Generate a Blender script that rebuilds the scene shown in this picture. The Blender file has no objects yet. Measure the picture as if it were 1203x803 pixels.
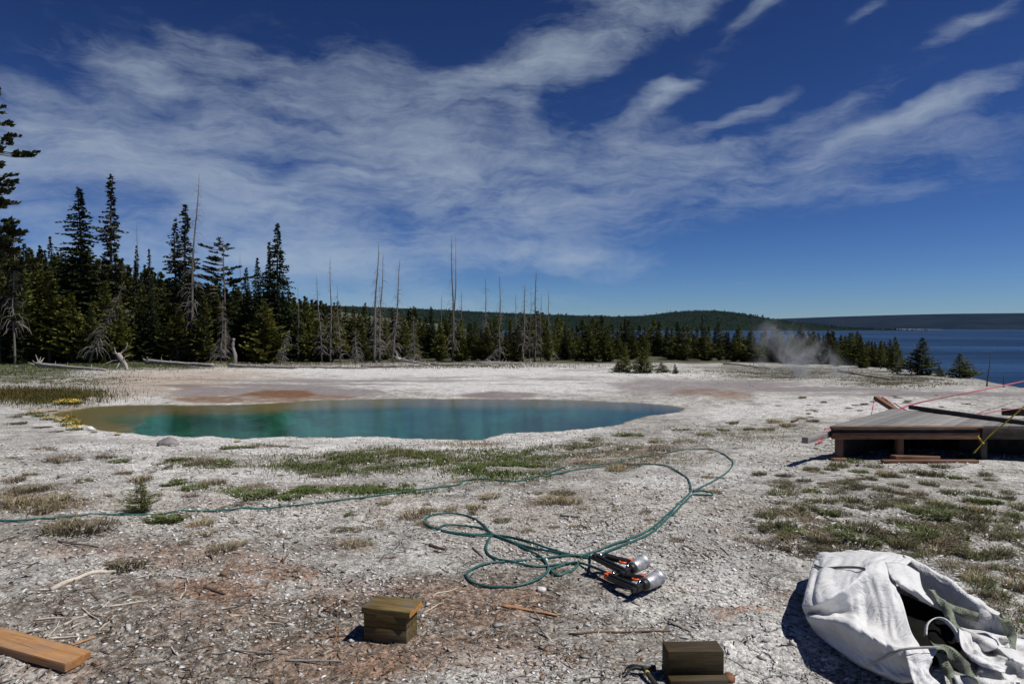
import bpy, math, random
import numpy as np
from mathutils import Vector, Matrix

random.seed(7)
rng = np.random.default_rng(7)
sc = bpy.context.scene
COL = sc.collection

# ------------------------------------------------------------------ camera
FPX, CX, CY, HOR = 802.0, 601.5, 401.5, 386.5      # photo pixels
PITCH = math.atan((CY - HOR) / FPX)
EYE = np.array([0.0, 0.0, 1.7])
cam = bpy.data.cameras.new("camera")
cam.lens, cam.sensor_width = 24.0, 36.0
cam.clip_start, cam.clip_end = 0.05, 60000
camo = bpy.data.objects.new("camera", cam)
COL.objects.link(camo)
camo.location = EYE
camo.rotation_euler = (math.pi / 2 - PITCH, 0, 0)
sc.camera = camo
cp, sp = math.cos(PITCH), math.sin(PITCH)


def ray(px, py):
    a, b = (px - CX) / FPX, -(py - CY) / FPX
    return np.array([a, cp + b * sp, -sp + b * cp])


def W(px, py, d):
    """point seen at photo pixel px,py at forward distance d"""
    r = ray(px, py)
    return EYE + r * (d / r[1])


# ------------------------------------------------------------------ terrain
def _hash(ix, iy, s):
    n = (ix.astype(np.int64) * 374761393 + iy.astype(np.int64) * 668265263 + s * 974634777) & 0x7fffffff
    n = ((n ^ (n >> 13)) * 1274126177) & 0x7fffffff
    n = (n ^ (n >> 16)) & 0xffff
    return n / 65535.0


def vnoise(x, y, s=0):
    x = np.asarray(x, float); y = np.asarray(y, float)
    ix, iy = np.floor(x), np.floor(y)
    fx, fy = x - ix, y - iy
    fx = fx * fx * (3 - 2 * fx); fy = fy * fy * (3 - 2 * fy)
    a, b = _hash(ix, iy, s), _hash(ix + 1, iy, s)
    c, d = _hash(ix, iy + 1, s), _hash(ix + 1, iy + 1, s)
    return (a * (1 - fx) + b * fx) * (1 - fy) + (c * (1 - fx) + d * fx) * fy - 0.5


def fbm(x, y, s=0, o=4):
    t, a = 0, 1.0
    for i in range(o):
        t = t + a * vnoise(x * 2 ** i + 13.1 * i, y * 2 ** i + 7.7 * i, s + i)
        a *= 0.5
    return t


def sstep(a, b, x):
    t = np.clip((x - a) / (b - a), 0, 1)
    return t * t * (3 - 2 * t)


WATER = -0.62
LAKE = -2.2
_py_ = [-200, 4, 6, 8, 11, 13, 15, 24, 40, 57, 90, 200, 1000]
_pz_ = [0, 0, -.02, -.1, -.3, -.45, -.52, -.54, -.78, -1.0, -1.2, -1.5, -2]


def wpt(px, py):
    r = ray(px, py)
    return (EYE + r * ((WATER - EYE[2]) / r[2]))[:2]


_outline_px = [(62, 486), (75, 491), (90, 498), (112, 506), (140, 511), (180, 514.5), (230, 515.5), (262, 516.5), (288, 518), (330, 516),
               (380, 515.5), (440, 516.5), (490, 518), (540, 519.5), (566, 519.5), (580, 515.5), (592, 511.5), (620, 510), (660, 508.5), (690, 505.5),
               (718, 501.5), (733, 498.5), (740, 493), (760, 489), (785, 485.5), (803, 482),
               (800, 479), (780, 475.5), (740, 472.5), (680, 470), (620, 469), (540, 468.5), (460, 468), (410, 469), (370, 470), (320, 473.5),
               (270, 475.5), (230, 476), (180, 475.5), (140, 476), (108, 478), (80, 482)]
POOL = np.array([wpt(*p) for p in _outline_px])


def sd_pool(x, y):
    """signed distance to the pool outline, negative inside"""
    x = np.asarray(x, float); y = np.asarray(y, float)
    d = np.full(x.shape, 1e9); ins = np.zeros(x.shape, bool)
    n = len(POOL)
    for i in range(n):
        ax, ay = POOL[i]; bx, by = POOL[(i + 1) % n]
        ex, ey = bx - ax, by - ay
        t = np.clip(((x - ax) * ex + (y - ay) * ey) / (ex * ex + ey * ey), 0, 1)
        d = np.minimum(d, np.hypot(x - ax - t * ex, y - ay - t * ey))
        c = ((ay > y) != (by > y)) & (x < (bx - ax) * (y - ay) / (by - ay + 1e-12) + ax)
        ins ^= c
    return np.where(ins, -d, d)


def xedge(y):
    return np.interp(y, [-20, 0, 20, 28, 34, 45, 55, 70, 100, 200, 400, 900], [40, 32, 22.5, 19.6, 22.5, 25, 26, 24, 18, 0, -50, -200])


def H(x, y, micro=True):
    x = np.asarray(x, float); y = np.asarray(y, float)
    z = np.interp(y, _py_, _pz_)
    z = z + 22 * sstep(40, 190, -x - 5) * sstep(60, 230, y)
    r = np.hypot(x, y)
    if micro:
        a = sstep(1.0, 4.0, r)
        z = z + 0.10 * fbm(x * .35, y * .35, 3, 3) * a
        near = 1 - sstep(20, 45, r)
        rough = 0.5 + sstep(-.25, .3, fbm(x * .6, y * .6, 40, 2))
        z = z + near * rough * (0.045 * vnoise(x * 1.6, y * 1.6, 11) + 0.030 * vnoise(x * 4.1, y * 4.1, 12) + 0.016 * vnoise(x * 10, y * 10, 13) + .008 * vnoise(x * 23, y * 23, 14))
    # pool basin
    far = (np.abs(x) < 30) & (y > 8) & (y < 34)
    sd = np.full(x.shape, 50.0)
    if far.any():
        if x.shape == ():
            sd = sd_pool(x, y)
        else:
            sd[far] = sd_pool(x[far], y[far])
    wob = 0.16 * vnoise(x * 2.2, y * 2.2, 21) + .07 * vnoise(x * 6, y * 6, 22)
    sdw = sd + wob
    nearb = 1 - sstep(13.9, 19.5, y)                        # near bank is a raised scalloped lip, far one is a flat shelf
    bank = WATER + 0.012 + (0.05 + 0.03 * vnoise(x * 3, y * 3, 23)) * nearb
    k = sstep(0.0, 2.2, sd)
    zout = bank * (1 - k) + np.maximum(z, WATER + .03) * k
    shelf = sstep(-7.6, -8.5, x + .35 * vnoise(x * 1.1, y * 1.1, 25) + 0.38 * (y - 14))
    depth = (0.02 + 1.9 * sstep(0.05, 1.5, -sdw)) * (1 - shelf) + shelf * (0.03 + 0.22 * sstep(0, 1.6, -sdw))
    zin = WATER - depth
    z = np.where(sdw < 0, zin, np.where(sd < 2.2, zout, z))
    # land falls away to the lake
    drop = sstep(0, 10, x - xedge(y) + 1.5 * vnoise(x * .25, y * .25, 31))
    z = z - 3.6 * drop
    return z


def at(px, py, dz=0.0):
    r = ray(px, py)
    t0 = 1.2
    t = t0
    prev = t0
    while t < 900:
        p = EYE + r * t
        if p[2] < float(H(p[0], p[1])):
            break
        prev = t
        t *= 1.02
    lo, hi = prev, t
    for _ in range(24):
        m = (lo + hi) / 2
        p = EYE + r * m
        if p[2] < float(H(p[0], p[1])):
            hi = m
        else:
            lo = m
    p = EYE + r * hi
    return np.array([p[0], p[1], float(H(p[0], p[1])) + dz])


# ------------------------------------------------------------------ mesh helpers
class MB:
    """collects vertices / faces / per-vertex colours of ONE mesh"""

    def __init__(s):
        s.v, s.f, s.c, s.n = [], [], [], 0

    def add(s, v, f, c=(1, 1, 1)):
        v = np.asarray(v, float).reshape(-1, 3)
        s.v.append(v)
        s.f.append((np.asarray(f, int), s.n))
        c = np.asarray(c, float)
        if c.ndim == 1:
            c = np.tile(c, (len(v), 1))
        s.c.append(c)
        s.n += len(v)
        return s

    def polys(s, v, faces, c=(1, 1, 1)):
        by = {}
        for q in faces:
            by.setdefault(len(q), []).append(q)
        first = True
        base = s.n
        v = np.asarray(v, float)
        for k, fs in by.items():
            if first:
                s.add(v, np.array(fs), c)
                first = False
            else:
                s.f.append((np.array(fs, int), base))
        return s

    def mesh(s, name, mat=None, smooth=False):
        V = np.concatenate(s.v)
        C = np.concatenate(s.c)
        me = bpy.data.meshes.new(name)
        loops, starts, tot = [], [], 0
        for f, off in s.f:
            k = f.shape[1]
            loops.append((f + off).ravel())
            starts.append(tot + np.arange(len(f)) * k)
            tot += f.size
        L = np.concatenate(loops).astype(np.int32)
        S = np.concatenate(starts).astype(np.int32)
        me.vertices.add(len(V)); me.vertices.foreach_set("co", V.astype(np.float32).ravel())
        me.loops.add(len(L)); me.loops.foreach_set("vertex_index", L)
        me.polygons.add(len(S)); me.polygons.foreach_set("loop_start", S)
        me.update(calc_edges=True)
        at_ = me.attributes.new("col", 'FLOAT_COLOR', 'POINT')
        at_.data.foreach_set("color", np.concatenate([C, np.ones((len(C), 1))], 1).astype(np.float32).ravel())
        if smooth:
            me.polygons.foreach_set("use_smooth", np.ones(len(S), bool))
        me.validate()
        me.update()
        if mat:
            me.materials.append(mat)
        return me

    def build(s, name, mat=None, parent=None, smooth=False, bevel=0.0):
        o = bpy.data.objects.new(name, s.mesh(name, mat, smooth))
        COL.objects.link(o)
        if parent is not None:
            o.parent = parent
        if bevel:
            m = o.modifiers.new("bevel", 'BEVEL')
            m.width = bevel; m.segments = 2; m.limit_method = 'ANGLE'; m.angle_limit = math.radians(40)
        return o


def nodef(o, label=None, cat=None, group=None, kind=None):
    if label: o["label"] = label
    if cat: o["category"] = cat
    if group: o["group"] = group
    if kind: o["kind"] = kind
    return o


tag = nodef


def empty(name, loc, rz=0.0):
    o = bpy.data.objects.new(name, None)
    COL.objects.link(o)
    o.location = loc
    o.rotation_euler = (0, 0, rz)
    o.empty_display_size = .1
    return o


def link(name, mesh, parent=None, loc=None):
    o = bpy.data.objects.new(name, mesh)
    COL.objects.link(o)
    if parent is not None: o.parent = parent
    if loc is not None: o.location = loc
    return o


def box(mb, c, ax, ay, az, col=(1, 1, 1), taper=1.0):
    """box centred at c with half-axis vectors"""
    c, ax, ay, az = [np.asarray(q, float) for q in (c, ax, ay, az)]
    v = []
    for k in (-1, 1):
        t = taper if k > 0 else 1
        for i, j in ((-1, -1), (1, -1), (1, 1), (-1, 1)):
            v.append(c + i * ax * t + j * ay * t + k * az)
    f = [(3, 2, 1, 0), (4, 5, 6, 7), (0, 1, 5, 4), (1, 2, 6, 5), (2, 3, 7, 6), (3, 0, 4, 7)]
    mb.add(np.array(v), np.array(f), col)


def bar(mb, p, q, w, h, col=(1, 1, 1), up=(0, 0, 1)):
    p, q = np.asarray(p, float), np.asarray(q, float)
    d = q - p
    L = np.linalg.norm(d); d = d / L
    s = np.cross(d, up); s /= np.linalg.norm(s)
    u = np.cross(s, d)
    box(mb, (p + q) / 2, d * L / 2, s * w / 2, u * h / 2, col)


def tube(mb, P, R, k=6, col=(1, 1, 1), cap=True):
    P = np.asarray(P, float); n = len(P)
    R = np.broadcast_to(np.asarray(R, float), (n,))
    T = np.gradient(P, axis=0)
    T /= np.linalg.norm(T, axis=1)[:, None] + 1e-12
    ref = np.array([0, 0, 1.0]) if abs(T[:, 2]).mean() < .8 else np.array([1.0, 0, 0])
    A = np.cross(T, ref); A /= np.linalg.norm(A, axis=1)[:, None] + 1e-12
    B = np.cross(T, A)
    an = np.arange(k) * 2 * np.pi / k
    V = P[:, None] + R[:, None, None] * (np.cos(an)[None, :, None] * A[:, None] + np.sin(an)[None, :, None] * B[:, None])
    V = V.reshape(-1, 3)
    i = np.arange(n - 1)[:, None] * k; j = np.arange(k)[None]
    f = np.stack([i + j, i + (j + 1) % k, i + k + (j + 1) % k, i + k + j], -1).reshape(-1, 4)
    base = mb.n
    mb.add(V, f, col)
    if cap and k > 2:
        mb.f.append((np.array([list(range(k))[::-1]]), base))
        mb.f.append((np.array([list(range((n - 1) * k, n * k))]), base))


def lathe(mb, c, axis, prof, k=24, col=(1, 1, 1)):
    """prof = [(dist along axis, radius)]"""
    axis = np.asarray(axis, float); axis /= np.linalg.norm(axis)
    P = np.array([np.asarray(c, float) + axis * a for a, r in prof])
    ref = np.array([0, 0, 1.0]) if abs(axis[2]) < .8 else np.array([1.0, 0, 0])
    A = np.cross(axis, ref); A /= np.linalg.norm(A); B = np.cross(axis, A)
    an = np.arange(k) * 2 * np.pi / k
    R = np.array([r for a, r in prof]); n = len(prof)
    V = (P[:, None] + R[:, None, None] * (np.cos(an)[None, :, None] * A + np.sin(an)[None, :, None] * B)).reshape(-1, 3)
    i = np.arange(n - 1)[:, None] * k; j = np.arange(k)[None]
    f = np.stack([i + j, i + (j + 1) % k, i + k + (j + 1) % k, i + k + j], -1).reshape(-1, 4)
    base = mb.n
    mb.add(V, f, col)
    mb.f.append((np.array([list(range(k))[::-1]]), base))
    mb.f.append((np.array([list(range((n - 1) * k, n * k))]), base))


def spline(P, n=8):
    P = np.asarray(P, float)
    Q = np.vstack([2 * P[0] - P[1], P, 2 * P[-1] - P[-2]])
    out = []
    for i in range(1, len(Q) - 2):
        t = np.linspace(0, 1, n, endpoint=False)[:, None]
        a, b, c, d = Q[i - 1], Q[i], Q[i + 1], Q[i + 2]
        out.append(.5 * (2 * b + (c - a) * t + (2 * a - 5 * b + 4 * c - d) * t ** 2 + (3 * b - a - 3 * c + d) * t ** 3))
    out.append(P[-1:])
    return np.concatenate(out)


# ------------------------------------------------------------------ materials
class NT:
    def __init__(s, tree):
        s.t = tree; s.n = tree.nodes; s.l = tree.links

    def new(s, typ, **kw):
        n = s.n.new(typ)
        ins = kw.pop("ins", {})
        for k, v in kw.items(): setattr(n, k, v)
        for k, v in ins.items(): s.set(n.inputs[k], v)
        return n

    def set(s, sock, v):
        if isinstance(v, bpy.types.NodeSocket): s.l.new(v, sock)
        elif hasattr(sock, "default_value"):
            if isinstance(v, (tuple, list)) and len(v) == 3 and sock.type == 'RGBA': v = (*v, 1)
            sock.default_value = v

    def math(s, op, a, b=0.0, c=0.0, clamp=False):
        n = s.n.new("ShaderNodeMath"); n.operation = op; n.use_clamp = clamp
        s.set(n.inputs[0], a); s.set(n.inputs[1], b)
        s.set(n.inputs[2], c)
        return n.outputs[0]

    def mix(s, f, a, b, blend='MIX'):
        n = s.n.new("ShaderNodeMix"); n.data_type = 'RGBA'; n.blend_type = blend
        s.set(n.inputs[0], f); s.set(n.inputs[6], a); s.set(n.inputs[7], b)
        return n.outputs[2]

    def noise(s, vec, scale, detail=4, rough=.55, dist=0.0):
        n = s.n.new("ShaderNodeTexNoise")
        s.set(n.inputs["Vector"], vec); n.inputs["Scale"].default_value = scale
        n.inputs["Detail"].default_value = detail; n.inputs["Roughness"].default_value = rough
        n.inputs["Distortion"].default_value = dist
        return n.outputs[0]

    def vor(s, vec, scale, feat='F1'):
        n = s.n.new("ShaderNodeTexVoronoi"); n.feature = feat
        s.set(n.inputs["Vector"], vec); n.inputs["Scale"].default_value = scale
        return n

    def ramp(s, f, a, b, lo=0.0, hi=1.0, smooth=True):
        n = s.n.new("ShaderNodeMapRange"); n.interpolation_type = 'SMOOTHSTEP' if smooth else 'LINEAR'
        s.set(n.inputs[0], f)
        n.inputs[1].default_value = a; n.inputs[2].default_value = b
        n.inputs[3].default_value = lo; n.inputs[4].default_value = hi
        return n.outputs[0]

    def mapping(s, vec, loc=(0, 0, 0), rot=(0, 0, 0), scale=(1, 1, 1), typ='POINT'):
        n = s.n.new("ShaderNodeMapping"); n.vector_type = typ
        s.set(n.inputs[0], vec)
        n.inputs[1].default_value = loc; n.inputs[2].default_value = rot; n.inputs[3].default_value = scale
        return n.outputs[0]

    def attr(s, name):
        n = s.n.new("ShaderNodeAttribute"); n.attribute_name = name
        return n

    def coord(s, which="Object"):
        return s.n.new("ShaderNodeTexCoord").outputs[which]


def material(name):
    m = bpy.data.materials.new(name); m.use_nodes = True
    t = NT(m.node_tree)
    bs = m.node_tree.nodes["Principled BSDF"]
    return m, t, bs


def simple(name, col, rough=.7, metal=0.0, var=.25, scale=30, bump=.0, stretch=(1, 1, 1), spec=.5, usecol=False, transl=0.0):
    m, t, b = material(name)
    co = t.mapping(t.coord(), scale=stretch)
    n = t.noise(co, scale, 5, .6)
    f = t.ramp(n, .3, .7, 1 - var, 1 + var)
    c = t.mix(1.0, col, f, 'MULTIPLY')
    if usecol:
        c = t.mix(1.0, c, t.attr("col").outputs["Color"], 'MULTIPLY')
    t.set(b.inputs["Base Color"], c)
    b.inputs["Roughness"].default_value = rough
    b.inputs["Metallic"].default_value = metal
    b.inputs["Specular IOR Level"].default_value = spec
    if bump:
        bn = t.new("ShaderNodeBump", ins={"Strength": 1.0, "Distance": bump, "Height": n})
        t.l.new(bn.outputs[0], b.inputs["Normal"])
    if transl:
        tr = t.new("ShaderNodeBsdfTranslucent", ins={"Color": c})
        mx = t.new("ShaderNodeMixShader", ins={0: transl, 1: b.outputs[0], 2: tr.outputs[0]})
        t.l.new(mx.outputs[0], m.node_tree.nodes["Material Output"].inputs[0])
    return m


def foliage(name, col, hvar=.25, transl=.18):
    m, t, b = material(name)
    oi = t.new("ShaderNodeObjectInfo")
    r = oi.outputs["Random"]
    c = t.mix(1.0, col, t.attr("col").outputs["Color"], 'MULTIPLY')
    c = t.mix(1.0, c, t.ramp(r, 0, 1, 1 - hvar, 1 + hvar), 'MULTIPLY')
    r2 = t.math('FRACT', t.math('MULTIPLY', r, 7.13))
    c = t.mix(t.math('MULTIPLY', r2, .3), c, t.mix(1.0, c, (1.5, 1.05, .55), 'MULTIPLY'))
    t.set(b.inputs["Base Color"], c)
    b.inputs["Roughness"].default_value = .6
    b.inputs["Specular IOR Level"].default_value = .25
    tr = t.new("ShaderNodeBsdfTranslucent", ins={"Color": c})
    mx = t.new("ShaderNodeMixShader", ins={0: transl, 1: b.outputs[0], 2: tr.outputs[0]})
    t.l.new(mx.outputs[0], m.node_tree.nodes["Material Output"].inputs[0])
    return m


def wood(name, col, dark, along=(0, 0, 0), rough=.75, sc_=(3, 40, 40), bump=.002, grey=0.0):
    """grain runs along local x"""
    m, t, b = material(name)
    co = t.mapping(t.coord(), rot=along, scale=sc_)
    n = t.noise(co, 1.0, 6, .65, .6)
    n2 = t.noise(t.coord(), 6, 3)
    c = t.mix(t.ramp(n, .35, .68), dark, col)
    c = t.mix(t.ramp(n2, .4, .75, 0, .5), c, t.mix(.5, dark, (.2, .19, .18)))
    if grey:
        c = t.mix(grey, c, (.3, .29, .28))
    crk = t.ramp(t.noise(t.mapping(t.coord(), rot=along, scale=(2.2, 75, 75)), 1.0, 4, .6, .3), .60, .66)
    c = t.mix(t.math('MULTIPLY', crk, .65), c, tuple(q * .35 for q in dark))
    dent = t.ramp(t.noise(t.coord(), 24, 5, .7), .56, .68, 0, .55)
    c = t.mix(dent, c, tuple(q * .6 + .03 for q in dark))
    c = t.mix(1.0, c, t.attr("col").outputs["Color"], 'MULTIPLY')
    t.set(b.inputs["Base Color"], c)
    b.inputs["Roughness"].default_value = rough
    b.inputs["Specular IOR Level"].default_value = .3
    bn = t.new("ShaderNodeBump", ins={"Strength": .8, "Distance": bump, "Height": n})
    t.l.new(bn.outputs[0], b.inputs["Normal"])
    return m


# ------------------------------------------------------------------ ground
def blobs(x, y, lst, seed, fuzz=.55, nsc=1.0):
    out = np.zeros_like(x)
    no = fbm(x * nsc, y * nsc, seed, 4) + .6 * fbm(x * nsc * 4, y * nsc * 4, seed + 9, 3)
    for (px, py, rx, ry, *amp) in lst:
        c = at(px, py); a = at(px, py - ry); b = at(px, py + ry)
        ryw = max(.05, (a[1] - b[1]) / 2); yc = (a[1] + b[1]) / 2
        rxw = rx * c[1] / FPX
        xx = x - (c[0] + (px - CX) / FPX * (y - c[1]))
        q = np.sqrt((xx / rxw) ** 2 + ((y - yc) / ryw) ** 2)
        k = sstep(1.2, .65, q + fuzz * no)
        out = np.maximum(out, k * min(1.0, amp[0] if amp else 1.0))
    return out


M_ORANGE = [(p_[0], p_[1], p_[2], p_[3], p_[4] * .62) for p_ in [(230, 652, 150, 16, .75), (300, 668, 60, 12, .8), (430, 770, 120, 30, .7), (560, 705, 80, 24, .8), (60, 790, 90, 30, .4), (480, 690, 50, 12, .6), (885, 714, 48, 3.5, 1.6), (852, 722, 14, 7, 1.0), (250, 690, 60, 14, 1.2), (320, 672, 50, 9, 1.2), (455, 780, 60, 14, 1.1),
            (250, 720, 70, 14, .5), (400, 700, 40, 16, .6), (560, 770, 90, 20, .6), (930, 700, 40, 8, .4), (390, 640, 60, 8, .4), (790, 690, 40, 8, .3), (680, 655, 25, 6, .5), (20, 640, 60, 10, .25), (690, 545, 50, 7, .6), (775, 530, 40, 6, .5)]]
M_LITTER = [(200, 740, 330, 70, 1.0), (520, 735, 240, 65, 1.0), (660, 690, 120, 30, .8), (110, 630, 160, 25, .6), (300, 660, 160, 30, .7), (720, 750, 90, 50, .7), (60, 590, 80, 22, .6), (690, 540, 90, 18, .6), (870, 620, 60, 50, .35), (740, 500, 60, 8, .5)]
M_GRASS = [(1060, 610, 175, 50, .3), (960, 590, 80, 40, .3), (1150, 660, 90, 40, .4), (430, 540, 100, 14, .9), (600, 552, 80, 20, .9), (730, 528, 100, 16, .75), (380, 574, 110, 8, .6), (660, 583, 60, 14, .5),
           (40, 585, 60, 18, .7), (860, 510, 90, 8, .6), (950, 500, 50, 8, .5), (250, 540, 80, 10, .5), (50, 447, 90, 9, .6), (1100, 560, 120, 20, .5)]
M_PURPLE = [(800, 455, 95, 9, .7), (870, 452, 70, 5, .75), (960, 457, 130, 3.5, .8), (1100, 462, 150, 3, .8), (580, 464, 58, 5, .9), (410, 462, 50, 5, .8), (330, 460, 120, 8, .75), (230, 462, 40, 5, .8), (440, 447, 150, 1.6, .7), (330, 452, 170, 1.5, .8), (215, 454, 26, 3, .9), (700, 434, 60, 1.5, .5), (480, 447, 120, 1.1, .7), (600, 451, 60, .9, .6), (660, 446, 50, .9, .6), (540, 443, 160, .8, .5), (880, 447, 90, 1.2, .6), (300, 447, 120, 1.0, .6), (250, 456, 45, 2.5, .8), (1010, 470, 60, 2, .3)]
M_MAT = [(245, 469, 45, 4, .8), (330, 463, 45, 5, .9), (290, 468, 70, 4, .7), (380, 466, 40, 3.5, .6), (855, 463, 28, 6, .6), (820, 461, 40, 5, .5), (110, 487, 60, 12, .5)]
M_TAN = [(185, 450, 95, 13, 1), (240, 440, 110, 7, .9), (130, 462, 60, 7, .6), (680, 600, 200, 30, .3), (300, 600, 250, 30, .3)]
M_GREEN = [(110, 429, 160, 5.5, 1), (20, 438, 80, 9, .8), (330, 427, 120, 3, .5), (950, 437, 90, 7, .7), (1050, 446, 60, 6, .7), (880, 432, 60, 5, .6)]
M_WHITE = [(480, 437, 330, 9, 1), (540, 452, 120, 10, 1), (640, 455, 120, 10, 1), (1000, 478, 130, 12, .9), (880, 485, 80, 8, .8), (850, 690, 55, 40, .6), (330, 528, 330, 9, .9), (620, 520, 90, 8, .7), (860, 560, 60, 14, .5),
           (300, 555, 260, 12, .7), (760, 580, 90, 20, .45), (900, 770, 90, 50, .5), (1120, 540, 120, 12, .5), (120, 470, 100, 6, .7), (740, 440, 120, 4, .9)]

th_f = np.radians(np.linspace(-52, 52, 760))
th_b = np.radians(np.linspace(52, 308, 66)[1:-1])
TH = np.concatenate([th_f, th_b])
rr = [0.25, .6, 1.0, 1.4, 1.7, 1.95]
r = 2.1
while r < 75:
    rr.append(r); r *= 1.0072
while r < 13000:
    rr.append(r); r *= 1.06
RR = np.array(rr)
nr, nt = len(RR), len(TH)
GX = (RR[:, None] * np.sin(TH)[None]); GY = (RR[:, None] * np.cos(TH)[None])
gx, gy = GX.ravel(), GY.ravel()
gz = H(gx, gy)
gz = np.where(np.hypot(gx, gy) > 1500, np.minimum(gz, LAKE - 2.0), gz)
gi = np.arange(nr - 1)[:, None] * nt; gj = np.arange(nt)[None]
gf = np.stack([gi + gj, gi + nt + gj, gi + nt + (gj + 1) % nt, gi + (gj + 1) % nt], -1).reshape(-1, 4)[:, ::-1]
g = MB(); g.add(np.stack([gx, gy, gz], 1), gf)
g.v.append(np.array([[0, 0, 0.0]])); g.c.append(np.ones((1, 3))); g.n += 1
g.f.append((np.stack([np.full(nt, nr * nt), np.arange(nt), (np.arange(nt) + 1) % nt], 1)[:, ::-1], 0))
print("ground verts", g.n)

vx, vy = np.append(gx, 0), np.append(gy, 0)
masks = {}
for nm, lst, sd_ in (("m_orange", M_ORANGE, 101), ("m_litter", M_LITTER, 111), ("m_grass", M_GRASS, 121), ("m_purple", M_PURPLE, 131), ("m_mat", M_MAT, 141), ("m_tan", M_TAN, 151), ("m_green", M_GREEN, 161), ("m_white", M_WHITE, 171)):
    far_ = nm in ("m_purple", "m_mat")
    masks[nm] = blobs(vx, vy, lst, sd_, .35 if far_ else .7, .5 if far_ else 1.1)
rv = np.hypot(vx, vy)
edge_f = sstep(51, 55, vy) + sstep(-2, 3, vx - xedge(vy)) * .8
masks["m_green"] = np.maximum(masks["m_green"], np.clip(edge_f, 0, 1))
sdv = np.full(vx.shape, 50.0)
nb = (np.abs(vx) < 30) & (vy > 8) & (vy < 34)
sdv[nb] = sd_pool(vx[nb], vy[nb])
wobv = 0.16 * vnoise(vx * 2.2, vy * 2.2, 21) + .07 * vnoise(vx * 6, vy * 6, 22)
masks["m_pool"] = sstep(0.12, -.02, sdv + wobv)
masks["m_deep"] = np.clip((WATER - np.append(gz, 0)) / 1.2, 0, 1) * (masks["m_pool"] > .2)
rim = sstep(.9, .15, np.abs(sdv - .25)) * (1 - sstep(15.5, 18, vy)) * .9
masks["m_white"] = np.maximum(masks["m_white"], rim)


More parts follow.
